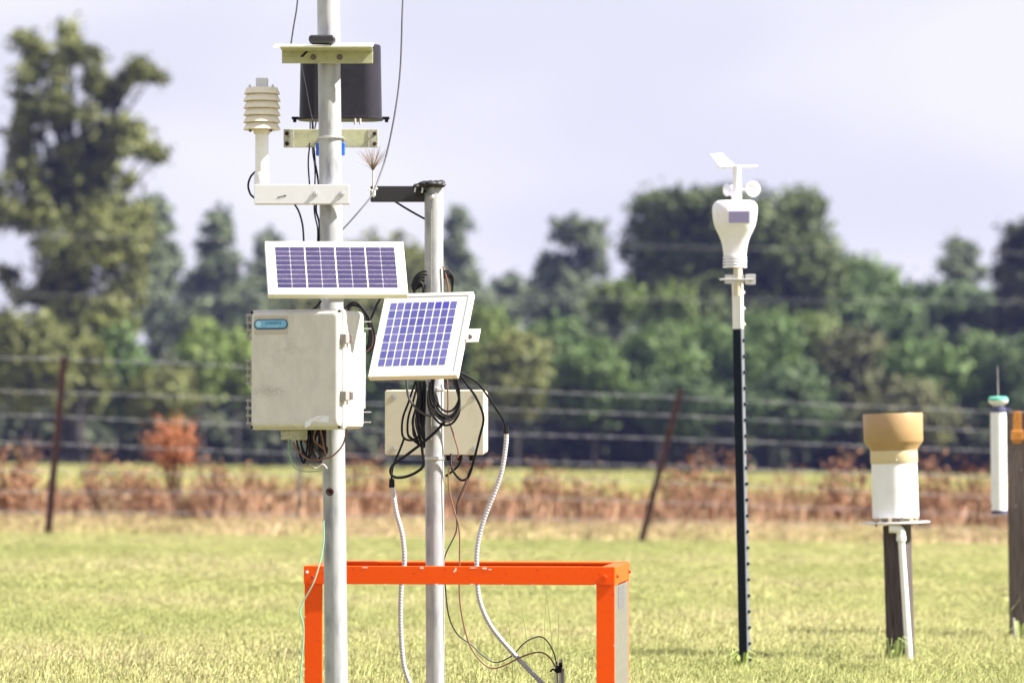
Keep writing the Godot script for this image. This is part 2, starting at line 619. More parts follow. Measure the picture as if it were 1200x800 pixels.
func ground() -> void:
	var b := MB.new()
	var xs := [-420.0, -120.0, -40.0, -12.0, 0.0, 12.0, 40.0, 120.0, 420.0]
	var zs := [40.0, 0.0, -20.0, -40.0, -80.0, -160.0, -320.0, -700.0]
	for i in xs.size() - 1:
		for j in zs.size() - 1:
			var q := []
			for k in [[i, j], [i + 1, j], [i + 1, j + 1], [i, j + 1]]:
				q.append(Vector3(xs[k[0]], gy(xs[k[0]]), zs[k[1]]))
			b.quad(q[0], q[1], q[2], q[3], Vector3.UP)
	var m := mat(Color(1, 1, 1), 0.95, 0.0, ramp_tex(noise(101, 0.012, FastNoiseLite.TYPE_SIMPLEX_SMOOTH, 5), [[0.0, lin(0.17, 0.185, 0.05)], [0.45, lin(0.235, 0.235, 0.07)], [0.62, lin(0.28, 0.255, 0.095)], [1.0, lin(0.34, 0.28, 0.14)]], 1024), 0.11, true)
	m.detail_enabled = true
	m.detail_blend_mode = BaseMaterial3D.BLEND_MODE_MUL
	m.detail_albedo = ramp_tex(noise(102, 0.03, FastNoiseLite.TYPE_SIMPLEX_SMOOTH, 4), grey(0.55, 1.0), 512)
	m.detail_uv_layer = BaseMaterial3D.DETAIL_UV_1
	relief(m, noise(103, 0.03), 2.5)
	solo("grass_field", b, m, "pale green mown hay field running to the trees", "field", Vector3.ZERO, "", "structure")


# ------------------------------------------------------------------ trees
func leaf_quad(b: MB, p: Vector3, nrm: Vector3, s: float, col: Color) -> void:
	var u := nrm.cross(Vector3(rng.randf_range(-1, 1), rng.randf_range(-1, 1), rng.randf_range(-1, 1))).normalized() * s
	var w := u.cross(nrm).normalized() * s * rng.randf_range(0.5, 0.9)
	var a := p - u - w * 0.3
	var d := p + u * 0.1 - w
	var e := p + u + w * 0.25
	var f := p - u * 0.15 + w
	if (d - a).cross(e - a).dot(nrm) > 0.0:
		b.v.append(a); b.v.append(e); b.v.append(d)
		b.v.append(a); b.v.append(f); b.v.append(e)
	else:
		b.v.append(a); b.v.append(d); b.v.append(e)
		b.v.append(a); b.v.append(e); b.v.append(f)
	for k in 6:
		b.n.append(nrm)
		b.c.append(col)

func crown_lobe(b: MB, cen: Vector3, r: Vector3, tone: Color, leaf: float, dens: float, loose: float) -> void:
	var area := PI * r.x * r.y
	var per := 30
	var count := int(maxf(4.0, area * dens * 3.6 / per))
	var rmin := minf(r.x, r.y)
	for i in int(5 + area * 2.0):              # stray twigs that break the outline
		var d := Vector3(rng.randfn(), rng.randfn() * 0.9 + 0.25, rng.randfn()).normalized()
		var a := cen + Vector3(d.x * r.x, d.y * r.y, d.z * r.z) * 0.9
		var reach := rmin * rng.randf_range(0.15, 0.5)
		var t := tone * rng.randf_range(0.8, 1.4)
		for j in 16:
			var p := a + d * reach * rng.randf() + Vector3(rng.randfn(), rng.randfn(), rng.randfn()) * 0.11
			leaf_quad(b, p, (d * 0.6 + Vector3(rng.randfn(), rng.randfn(), rng.randfn())).normalized(), leaf * 0.6 * rng.randf_range(0.6, 1.3), t)
	for i in count:
		var d := Vector3(rng.randfn(), rng.randfn(), rng.randfn()).normalized()
		var k := rng.randf_range(0.6, 1.16) if rng.randf() < 0.8 else rng.randf_range(0.15, 0.6)
		var cc := cen + Vector3(d.x * r.x, d.y * r.y, d.z * r.z) * k
		var rc := clampf(rmin * rng.randf_range(0.15, 0.36) * loose, 0.28, 1.4)
		var t := tone.lerp(Color(tone.r * 1.35, tone.g * 1.25, tone.b * 0.9), rng.randf_range(0.0, 0.7)) * rng.randf_range(0.8, 1.25)
		for j in per:
			var e := Vector3(rng.randfn(), rng.randfn() * 0.75, rng.randfn())
			var p := cc + e * rc * 0.95
			var nn := (e.normalized() * 0.8 + Vector3(rng.randf_range(-1, 1), rng.randf_range(-0.6, 1), rng.randf_range(-1, 1)) * 0.9 + d * 0.3).normalized()
			leaf_quad(b, p, nn, leaf * 0.72 * rng.randf_range(0.6, 1.3), t * rng.randf_range(0.8, 1.2))

# lobes: [px, py, rx, ry] in photograph pixels, at depth z (metres) with an optional offset in depth
func tree(called: String, label: String, z: float, lobes: Array, tone: Color, leaf := 0.24, dens := 90.0, loose := 1.0, trunk_px := -1.0, trunk_r := 0.22, category := "tree") -> void:
	var base_px: float = trunk_px if trunk_px > -900.0 and trunk_px != -1.0 else lobes[0][0]
	var base := foot(base_px, z)
	var t := thing(called, label, category, base)
	var crown := MB.new()
	crown.tinted = true
	var tops := []
	for l in lobes:
		var off: float = l[4] if l.size() > 4 else rng.randf_range(-1.5, 1.5)
		var cen := P(l[0], l[1], z + off)
		var r := Vector3(PX(l[2], z), PX(l[3], z), 0) * 1.06
		r.z = (r.x + r.y) * 0.5
		tops.append(cen - base)
		crown_lobe(crown, cen - base, r, tone, leaf, dens, loose)
	var tr := MB.new()
	var hi := 0
	for i in tops.size():
		if tops[i].y > tops[hi].y:
			hi = i
	var top: Vector3 = tops[hi]
	var spine := smooth([Vector3(0, -0.1, 0), Vector3(top.x * 0.12 + rng.randf_range(-0.1, 0.1), top.y * 0.35, top.z * 0.2), Vector3(top.x * 0.5, top.y * 0.7, top.z * 0.6), top], 4)
	tr.tube(spine, trunk_r, trunk_r * 0.12, 7)
	for i in tops.size():
		if i == hi:
			continue
		var q: Vector3 = tops[i]
		var from := spine[clampi(int(clampf(q.y / maxf(top.y, 0.1) * 0.7, 0.1, 0.9) * spine.size()), 1, spine.size() - 2)]
		tr.tube(smooth([from, from.lerp(q, 0.5) + Vector3(0, -0.15 * from.distance_to(q) * 0.5, 0), q], 3), trunk_r * 0.3, trunk_r * 0.06, 5)
	part("trunk", tr, M.bark, t)
	part("crown", crown, M.leaf, t)


func trees() -> void:
	var olive := Color(0.100, 0.116, 0.028)
	var green := Color(0.070, 0.122, 0.030)
	var deep := Color(0.046, 0.082, 0.026)
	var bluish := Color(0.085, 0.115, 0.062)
	var lime := Color(0.102, 0.150, 0.032)
	var brown := Color(0.088, 0.098, 0.040)

	# the tall ragged tree on the left
	tree("tall_tree", "tallest tree, ragged and open, towering at the far left above the fence", 150.0, [
		[27, 54, 9, 17], [41, 60, 9, 9], [32, 104, 13, 27], [30, 158, 18, 28], [78, 44, 8, 15], [71, 72, 9, 14], [64, 107, 14, 23],
		[110, 74, 13, 15], [121, 114, 18, 18], [150, 92, 8, 6], [165, 80, 9, 8], [180, 87, 7, 3], [113, 164, 25, 23], [156, 160, 13, 16], [184, 180, 10, 6],
		[48, 78, 9, 10], [36, 132, 16, 20], [24, 190, 18, 20], [86, 60, 9, 12], [58, 126, 14, 18], [72, 140, 14, 14], [106, 94, 11, 12], [100, 136, 14, 16], [130, 104, 12, 10], [136, 150, 14, 12], [142, 170, 14, 12], [170, 172, 10, 8], [80, 180, 22, 18], [120, 196, 26, 16], [60, 240, 26, 22],
		[100, 222, 46, 36], [6, 235, 14, 26], [36, 214, 14, 24], [112, 288, 58, 46], [150, 262, 28, 24], [28, 254, 34, 16], [70, 330, 22, 46], [105, 388, 52, 44], [8, 320, 6, 18], [30, 345, 12, 14], [140, 345, 26, 30]
	].map(func(l): return [l[0], l[1], l[2] * (0.78 if l[1] < 205 else 0.95), l[3]]), olive, 0.22, 66.0, 0.9, 88.0, 0.42)
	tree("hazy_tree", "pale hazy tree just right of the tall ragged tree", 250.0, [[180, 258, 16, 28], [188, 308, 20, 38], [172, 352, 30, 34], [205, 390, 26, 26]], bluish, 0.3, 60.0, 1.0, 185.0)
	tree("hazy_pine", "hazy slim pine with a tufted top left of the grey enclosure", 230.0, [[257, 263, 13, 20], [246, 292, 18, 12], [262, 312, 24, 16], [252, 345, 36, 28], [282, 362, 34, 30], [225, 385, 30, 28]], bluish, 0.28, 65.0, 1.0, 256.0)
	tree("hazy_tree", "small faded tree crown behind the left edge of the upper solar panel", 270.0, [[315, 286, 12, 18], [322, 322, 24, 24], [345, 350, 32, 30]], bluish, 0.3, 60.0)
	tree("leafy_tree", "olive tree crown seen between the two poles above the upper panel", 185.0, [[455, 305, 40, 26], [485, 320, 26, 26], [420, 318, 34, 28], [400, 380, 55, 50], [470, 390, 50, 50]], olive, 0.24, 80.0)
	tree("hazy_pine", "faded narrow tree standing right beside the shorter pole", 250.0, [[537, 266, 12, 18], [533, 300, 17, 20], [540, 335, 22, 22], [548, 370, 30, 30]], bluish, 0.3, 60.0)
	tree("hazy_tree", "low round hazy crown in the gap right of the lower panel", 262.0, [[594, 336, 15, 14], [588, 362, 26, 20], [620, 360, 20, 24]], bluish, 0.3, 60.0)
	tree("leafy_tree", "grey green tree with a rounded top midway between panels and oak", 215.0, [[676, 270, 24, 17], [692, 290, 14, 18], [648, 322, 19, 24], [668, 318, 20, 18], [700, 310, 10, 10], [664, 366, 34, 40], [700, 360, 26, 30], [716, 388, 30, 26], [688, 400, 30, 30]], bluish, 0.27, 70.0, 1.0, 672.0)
	tree("oak_tree", "broad dark oak, the largest crown, behind the sensor on the studded post", 182.0, [
		[776, 258, 34, 30], [802, 240, 28, 18], [758, 288, 26, 24], [822, 290, 48, 46], [872, 262, 38, 34], [842, 246, 26, 22], [905, 258, 22, 24], [936, 248, 26, 26],
		[930, 300, 46, 38], [792, 322, 48, 28], [880, 330, 60, 40], [955, 320, 30, 30], [820, 370, 60, 44], [900, 390, 66, 50], [756, 345, 26, 22]
	], Color(0.068, 0.096, 0.026), 0.22, 100.0, 1.0, 850.0, 0.5)
	tree("leafy_tree", "sloping green tree right of the oak falling towards the gauge", 188.0, [[1012, 334, 36, 28], [978, 330, 26, 26], [1040, 352, 22, 20], [1000, 375, 50, 40]], green, 0.24, 85.0, 1.0, 1005.0)
	tree("leafy_tree", "low domed tree crown below the slender bare stemmed tree", 190.0, [[1098, 364, 42, 28], [1140, 372, 34, 26], [1062, 380, 26, 24], [1110, 405, 60, 40]], deep, 0.24, 85.0, 1.0, 1100.0)
	tree("slender_tree", "slender tree with a bare pale stem and small crown at right", 210.0, [[1128, 296, 15, 15], [1120, 314, 15, 11], [1138, 318, 14, 10], [1128, 330, 10, 8]], bluish, 0.24, 75.0, 1.0, 1124.0, 0.17)
	tree("dark_tree", "dark ragged tree cut by the right edge of the picture", 176.0, [[1191, 284, 12, 20], [1183, 316, 15, 18], [1202, 312, 18, 30], [1192, 350, 20, 26], [1214, 290, 16, 34], [1218, 360, 26, 40], [1196, 400, 34, 40]], Color(0.046, 0.055, 0.028), 0.22, 95.0, 1.0, 1200.0, 0.3)

	# the bushy front of the wood
	var row := [
		[-30, 415, 52, 58, 152, "olive", "olive bush at the very left edge under the tallest tree"],
		[32, 418, 44, 52, 140, "olive", "rounded olive bush directly above the left fence post"],
		[92, 440, 34, 46, 143, "olive", "dull yellowish bush just right of the left fence post"],
		[138, 436, 30, 52, 146, "green", "tall narrow bush halfway between left fence post and red shrub"],
		[190, 462, 34, 36, 144, "olive", "dusty low bush directly behind the rust red shrub"],
		[236, 420, 22, 44, 148, "lime", "bright yellow green bush left of the enclosure hinges"],
		[276, 426, 28, 36, 150, "lime", "light green bush meeting the hinge side of the enclosure"],
		[330, 440, 46, 50, 152, "deep", "dark bush hidden mostly behind the large enclosure"],
		[450, 430, 46, 56, 150, "green", "green bush behind the hanging cable coils"],
		[520, 420, 34, 56, 152, "olive", "olive bush behind the lower solar panel"],
		[574, 404, 30, 42, 152, "lime", "bright lime bush beside the white tab of the lower panel"],
		[606, 436, 34, 48, 148, "olive", "olive bush just right of the small beige junction box"],
		[650, 418, 34, 48, 156, "green", "green bush under the grey green rounded tree"],
		[694, 448, 38, 50, 152, "green", "low green bush left of the leaning post top"],
		[722, 352, 26, 22, 172, "lime", "pale vine covered hump at the left foot of the oak"],
		[782, 366, 24, 34, 166, "lime", "pale upright bush in front of the oak trunk"],
		[770, 432, 44, 54, 154, "green", "leafy bush directly behind the leaning fence post"],
		[834, 424, 42, 48, 156, "green", "wide bush left of the studded green post"],
		[800, 478, 46, 34, 150, "deep", "low dark bush between leaning post and studded post"],
		[896, 408, 38, 44, 158, "green", "bush touching the right side of the studded green post"],
		[948, 412, 38, 46, 162, "lime", "light green bush halfway between studded post and gauge"],
		[925, 470, 50, 42, 150, "deep", "low shaded bush between studded post and rain gauge"],
		[1000, 430, 42, 48, 156, "brown", "brownish bush above and left of the rain gauge"],
		[1040, 396, 34, 26, 166, "deep", "dark round bush directly above the rain gauge"],
		[1085, 438, 44, 46, 154, "green", "green bush right of the brass gauge funnel"],
		[1068, 482, 52, 32, 150, "brown", "low tan bush behind the rain gauge cylinder"],
		[1142, 442, 40, 50, 158, "green", "bush left of the thin antenna at the right"],
		[1196, 448, 40, 54, 154, "deep", "dark bush behind the wooden post at the right edge"],
		[1250, 430, 44, 60, 160, "green", "green bush beyond the right edge"],
	]
	var tones := {"olive": olive, "green": green, "deep": deep, "lime": lime, "brown": brown}
	for q in row:
		var lobes := []
		var cx: float = q[0]
		var cy: float = q[1]
		var rx: float = q[2]
		var ry: float = q[3]
		lobes.append([cx, cy, rx * 0.72, ry * 0.8])
		for k in 6:
			var a := TAU * (k + rng.randf_range(-0.3, 0.3)) / 6.0
			lobes.append([cx + cos(a) * rx * 0.68, cy + sin(a) * ry * 0.62 + 4.0, rx * rng.randf_range(0.34, 0.55), ry * rng.randf_range(0.3, 0.48)])
		tree("leafy_bush", q[6], q[4], lobes, tones[q[5]], 0.2, 95.0, 1.0, cx, 0.12, "bush")

	# the dim inside of the wood behind them: one mass
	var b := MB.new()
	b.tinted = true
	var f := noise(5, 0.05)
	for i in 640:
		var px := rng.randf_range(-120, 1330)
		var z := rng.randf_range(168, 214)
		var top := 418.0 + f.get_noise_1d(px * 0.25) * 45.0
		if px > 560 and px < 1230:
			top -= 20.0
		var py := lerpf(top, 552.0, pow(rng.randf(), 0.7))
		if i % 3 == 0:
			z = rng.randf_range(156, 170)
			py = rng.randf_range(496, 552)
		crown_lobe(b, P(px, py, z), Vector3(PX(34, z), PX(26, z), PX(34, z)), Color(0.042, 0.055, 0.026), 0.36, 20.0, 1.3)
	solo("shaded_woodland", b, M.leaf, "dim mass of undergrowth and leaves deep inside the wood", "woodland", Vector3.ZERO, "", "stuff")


# ------------------------------------------------------------------ fence
func fence() -> void:
	var t := thing("wire_fence", "old wire fence with rusty posts crossing the field before the trees", "fence", foot(55, 31.0))
	var o := t.position
	var ends := [[75, 418, 55, 629, 30.7, 0.026], [798, 456, 751, 631, 30.9, 0.025], [352, 545, 349, 612, 33.5, 0.020], [1330, 470, 1336, 645, 33.5, 0.026], [-420, 400, -410, 622, 30.5, 0.026]]
	for e in ends:
		var b := MB.new()
		b.o = o
		var z: float = e[4]
		var top := P(e[0], e[1], z)
		var low := P(e[2], e[3] + 6.0, z)
		var mid := low.lerp(top, 0.5)
		var ax := (top - low).normalized()
		var r: float = e[5]
		# a rusty angle section post: two thin flanges
		var sd := Vector3(ax.y, -ax.x, 0).normalized()
		var fw := sd.cross(ax).normalized()
		var bs := Basis(sd, ax, fw)
		b.box(mid, Vector3(r * 2.0, low.distance_to(top), 0.007), 0.001, bs)
		b.box(mid + fw * 0.0235 - sd * (r - 0.0035), Vector3(0.007, low.distance_to(top) - 0.004, 0.040), 0.001, bs)
		var p := part("post", b, M.rust if r > 0.0215 else M.plate, t)
		if e[0] == 798:
			p.set_meta("label", "rusty post leaning far to the right")
	var lines := [
		[[-420, 410], [0, 419], [75, 421], [290, 430], [574, 455], [798, 466], [1158, 482], [1330, 489]],
		[[-420, 445], [0, 458], [72, 460], [290, 467], [574, 479], [792, 487], [1158, 505], [1332, 511]],
		[[-420, 474], [0, 486], [69, 488], [290, 498], [574, 508], [786, 514], [1158, 528], [1333, 535]],
		[[-420, 506], [0, 518], [66, 520], [290, 529], [574, 539], [777, 546], [1158, 559], [1334, 566]],
		[[-420, 540], [0, 551], [63, 552], [290, 557], [574, 560], [772, 565], [1158, 582], [1335, 590]],
		[[-420, 566], [0, 575], [60, 576], [290, 577], [574, 582], [765, 588], [1158, 603], [1335, 612]],
		[[-420, 588], [0, 599], [58, 600], [290, 602], [574, 607], [758, 610], [1158, 620], [1335, 628]],
	]
	for k in lines.size():
		var b := MB.new()
		b.o = o
		var pts := []
		for q in lines[k]:
			pts.append(P(q[0], q[1], lerpf(30.6, 33.4, (q[0] + 420.0) / 1750.0)))
		var s := smooth(pts, 24)
		for strand in 2:
			var tw := PackedVector3Array()
			for i in s.size():
				var a := i * 1.1 + strand * PI
				tw.append(s[i] + Vector3(0, sin(a), cos(a)) * 0.0018)
			b.tube(tw, 0.0016, 0.0016, 5)
		for i in range(2, s.size(), 3):       # barbs
			b.box(s[i], Vector3(0.004, 0.03, 0.003), 0.0, Basis(Vector3(0, 0, 1), 0.6))
		part("wire", b, M.fence_wire, t)
	for w in [["overhead_wire", -200, 272, 0, 275, 1400, 300, "faint overhead cable crossing the tall tree at left", 120.0], ["overhead_wire", -200, 345, 270, 347, 1400, 355, "faint overhead cable crossing the oak below its crown", 120.0]]:
		var z: float = w[8]
		var at := P(w[1], w[2], z)
		var pts := [at, P(w[3], w[4], z), P(w[5], w[6], z)]
		var b := MB.new()
		b.o = at
		b.tube(smooth(pts, 12), 0.006, 0.006, 6)
		solo(w[0], b, M.overhead, w[7], "overhead cable", at, "overhead cables")


# ------------------------------------------------------------------ grass and weeds
func tuft(blades: int, h: float, spread: float, width: float, lean: float) -> ArrayMesh:
	var b := MB.new()
	b.tinted = true
	for i in blades:
		var a := rng.randf() * TAU
		var r := spread * sqrt(rng.randf())
		var p := Vector3(cos(a) * r, -0.01, sin(a) * r)
		var d := Vector3(cos(a + rng.randf_range(-1, 1)), 0, sin(a + rng.randf_range(-1, 1)))
		var hh := h * rng.randf_range(0.45, 1.15)
		var l := lean * rng.randf_range(0.3, 1.3)
		var side := d.cross(Vector3.UP).normalized().rotated(Vector3.UP, rng.randf_range(-1, 1)) * width * rng.randf_range(0.6, 1.2)
		var m := p + Vector3.UP * hh * 0.6 + d * hh * l * 0.35
		var e := p + Vector3.UP * hh * (1.0 - 0.25 * l) + d * hh * l
		var g := rng.randf_range(0.8, 1.15)
		b.col = Color(g, g, g)
		var nn := (d * 0.45 + Vector3.UP * 0.9).normalized()
		b.tri3(p - side, p + side, m + side * 0.7, nn, nn, nn)
		b.tri3(p - side, m + side * 0.7, m - side * 0.7, nn, nn, nn)
		b.tri3(m - side * 0.7, m + side * 0.7, e, nn, nn, nn)
	return b.mesh()

func strew(called: String, label: String, mesh: Mesh, count: int, z0: float, z1: float, margin: float, tones: Array, s0: float, s1: float, patch: FastNoiseLite = null, keep := -2.0) -> void:
	var xf := []
	var cols := PackedColorArray()
	for i in count:
		var z := lerpf(z0, z1, rng.randf())
		var half := 0.1333 * z + margin
		var x := rng.randf_range(-half, half)
		var k := patch.get_noise_2d(x, z) if patch else 0.0
		if k < keep:
			continue
		var s := rng.randf_range(s0, s1) * (1.0 + k * 0.35)
		xf.append(Transform3D(Basis(Vector3.UP, rng.randf() * TAU).scaled(Vector3(s, s * rng.randf_range(0.75, 1.25), s)), Vector3(x, gy(x), -z)))
		var w := clampf(0.42 + k * 0.5 + rng.randf_range(-0.34, 0.36), 0.0, 0.999) * (tones.size() - 1)
		var c: Color = tones[int(w)]
		c = c.lerp(tones[int(w) + 1], w - int(w)) * rng.randf_range(0.9, 1.1)
		cols.append(c)
	var mm := MultiMesh.new()
	mm.transform_format = MultiMesh.TRANSFORM_3D
	mm.use_colors = true
	mm.mesh = mesh
	mm.instance_count = xf.size()
	for i in xf.size():
		mm.set_instance_transform(i, xf[i])
		mm.set_instance_color(i, cols[i])
	var o := MultiMeshInstance3D.new()
	o.name = called
	o.multimesh = mm
	o.material_override = M.grass
	add_child(o)
	tag(o, label, "grass", "", "stuff")

func dead_weed(kind: int, h: float) -> Node3D:
	var root := Node3D.new()
	var st := MB.new()
	var sd := MB.new()
	sd.tinted = true
	for i in 9:
		var a := rng.randf() * TAU
		var out := rng.randf_range(0.05, 0.32) * h
		var hh := h * rng.randf_range(0.4, 1.0)
		var tip := Vector3(cos(a) * out, hh, sin(a) * out)
		var line := smooth([Vector3(cos(a) * 0.02, -0.01, sin(a) * 0.02), Vector3(tip.x * 0.35, hh * 0.5, tip.z * 0.35), tip], 3)
		st.tube(line, 0.005, 0.0025, 4)
		for k in 46:
			var f := rng.randf_range(0.3 if kind == 0 else 0.5, 1.03)
			var p := line[0].lerp(line[3], f * 2.0) if f < 0.5 else line[3].lerp(line[6], f * 2.0 - 1.0)
			p += Vector3(rng.randfn(), rng.randfn(), rng.randfn()) * 0.045 * (1.0 + kind * 0.3)
			var t := Color(0.19, 0.085, 0.045).lerp(Color(0.31, 0.155, 0.08), rng.randf()) if kind != 2 else Color(0.33, 0.24, 0.14).lerp(Color(0.26, 0.15, 0.08), rng.randf())
			leaf_quad(sd, p, Vector3(rng.randfn(), rng.randfn(), rng.randfn()).normalized(), rng.randf_range(0.010, 0.024), t)
	part("stem", st, M.rust if kind != 2 else M.brown_cable, root)
	part("seed_heads", sd, M.weed, root)
	return root

func weeds_and_grass() -> void:
	var g_green := Color(0.265, 0.305, 0.088)
	var g_mid := Color(0.395, 0.405, 0.152)
	var g_straw := Color(0.475, 0.45, 0.21)
	var g_pink := Color(0.52, 0.43, 0.26)
	var patch := noise(200, 0.22, FastNoiseLite.TYPE_SIMPLEX_SMOOTH, 3)
	strew("lawn_grass", "short pale grass around the instrument posts", tuft(28, 0.048, 0.10, 0.0011, 0.7), 30000, 9.6, 19.0, 1.2, [g_green, g_mid, g_mid, g_straw, g_pink], 0.6, 1.25, patch)
	strew("field_grass", "mown grass between the posts and the fence", tuft(26, 0.06, 0.14, 0.0022, 0.7), 17000, 19.0, 31.2, 1.5, [g_green, g_mid, g_mid, g_straw, g_pink], 0.6, 1.2, patch)
	strew("straw_grass", "dry straw coloured grass along the fence line", tuft(22, 0.15, 0.13, 0.004, 0.55), 7500, 31.2, 35.0, 2.0, [Color(0.40, 0.38, 0.14), Color(0.45, 0.38, 0.18), Color(0.48, 0.37, 0.20), Color(0.52, 0.38, 0.23), Color(0.54, 0.39, 0.26)], 0.6, 1.3, noise(201, 0.5), -0.4)
	strew("meadow_grass", "taller yellow green grass beyond the fence", tuft(12, 0.24, 0.18, 0.008, 0.4), 7000, 38.0, 54.0, 2.5, [Color(0.30, 0.33, 0.09), Color(0.42, 0.41, 0.13), Color(0.52, 0.46, 0.20)], 0.6, 1.5, noise(202, 0.4), -0.35)
	strew("far_grass", "bright grass of the far field up to the trees", tuft(12, 0.16, 0.6, 0.03, 0.5), 9000, 52.0, 138.0, 4.0, [Color(0.30, 0.33, 0.10), Color(0.40, 0.40, 0.14), Color(0.48, 0.45, 0.18)], 0.5, 1.2, noise(203, 0.08))

	strew("dead_growth", "low rusty brown dead growth tangled along the fence", tuft(18, 0.30, 0.15, 0.006, 0.45), 5600, 33.4, 37.6, 2.0, [Color(0.17, 0.075, 0.042), Color(0.24, 0.115, 0.062), Color(0.31, 0.165, 0.095), Color(0.40, 0.27, 0.15)], 0.5, 1.5, noise(207, 0.38), 0.09)
	strew("seed_stalks", "thin pale seed stalks standing above the lawn", tuft(3, 0.13, 0.03, 0.0009, 0.4), 900, 10.5, 24.0, 1.2, [Color(0.34, 0.38, 0.14), Color(0.48, 0.44, 0.22)], 0.6, 1.5)

	# tall single stems in the lawn near the frame
	var at := foot(620, 11.6)
	var b := MB.new()
	b.tinted = true
	b.o = at
	for q in [[640, 690, 655, 800], [641, 690, 642, 760], [610, 700, 628, 790], [655, 715, 650, 800], [595, 722, 603, 790], [642, 770, 630, 815], [668, 765, 664, 815], [560, 740, 556, 815], [545, 752, 566, 815], [690, 770, 680, 815], [530, 770, 540, 815], [585, 775, 575, 815], [430, 730, 436, 815], [450, 750, 444, 815], [330, 745, 322, 815], [345, 752, 360, 815]]:
		var z := rng.randf_range(11.2, 11.8)
		var lo := P(q[2] + rng.randf_range(-3, 3), 822, z)
		var hi := P(q[0], q[1], z)
		b.col = Color(0.30, 0.34, 0.11) * rng.randf_range(0.8, 1.3)
		b.tube(smooth([lo, lo.lerp(hi, 0.55) + Vector3(rng.randf_range(-0.01, 0.01), 0, 0), hi], 4), 0.0022, 0.0006, 4)
	solo("tall_grass_stems", b, M.grass, "thin tall grass stems sprouting below the orange frame", "grass", at, "", "stuff")

	# green sprouts at the feet of posts
	for q in [[1047, 776, 13.42, 0.07, "small grass tuft bending over at the foot of the gauge post"], [1195, 764, 15.1, 0.06, "grass tuft at the foot of the right wooden post"], [868, 786, 12.9, 0.05, "grass tuft at the foot of the studded steel post"]]:
		var m := MB.new()
		m.tinted = true
		for i in 16:
			var a := rng.randf() * TAU
			var d := Vector3(cos(a), 0, sin(a))
			var hh: float = q[3] * rng.randf_range(0.6, 1.4)
			var side := d.cross(Vector3.UP) * 0.004
			m.col = Color(0.27, 0.33, 0.10) * rng.randf_range(0.7, 1.4)
			var p0 := d * 0.02
			var p1 := d * 0.035 + Vector3.UP * hh
			var p2 := d * (0.04 + hh * 0.8) + Vector3.UP * hh * 0.75
			m.quad(p0 - side, p0 + side, p1 + side, p1 - side, d)
			m.tri(p1 - side, p1 + side, p2, Vector3.UP)
		var x := foot(q[0], q[2])
		solo("grass_tuft", m, M.grass, q[4], "grass tuft", x, "grass tufts at post feet")

	# the rust red shrub behind the fence
	var sx := foot(205, 36.0)
	var sh := thing("red_shrub", "round rust red dead shrub standing behind the fence at left", "shrub", sx)
	var stem := MB.new()
	var fol := MB.new()
	fol.tinted = true
	for i in 12:
		var a := rng.randf() * TAU
		var c := P(205 + rng.randf_range(-22, 22), 520 + rng.randf_range(-18, 20), 36.0 + rng.randf_range(-0.15, 0.15)) - sx
		stem.tube(smooth([Vector3(cos(a) * 0.03, -0.02, sin(a) * 0.03), Vector3(c.x * 0.5, c.y * 0.55, c.z * 0.5), c], 4), 0.011, 0.004, 5)
	for i in 95:
		var d := Vector3(rng.randfn(), rng.randfn(), rng.randfn()).normalized() * rng.randf_range(0.2, 1.0)
		var c := P(205, 523, 36.0) - sx + Vector3(d.x * 0.31, d.y * 0.30, d.z * 0.26)
		if d.y < -0.3:
			c.x = (c.x - 0.0) * 0.75
		for k in 34:
			var e := Vector3(rng.randfn(), rng.randfn(), rng.randfn())
			leaf_quad(fol, c + e * 0.042, (e.normalized() + Vector3(rng.randfn(), rng.randfn(), rng.randfn()) * 0.5).normalized(), rng.randf_range(0.008, 0.018), Color(0.34, 0.105, 0.045).lerp(Color(0.44, 0.19, 0.08), rng.randf()) * rng.randf_range(0.75, 1.2))
	part("stem", stem, M.rust, sh)
	part("foliage", fol, M.weed, sh)

	# dead brown weeds: one of each kind, then copies
	var proto := [dead_weed(0, 0.62), dead_weed(1, 0.5), dead_weed(2, 0.42)]
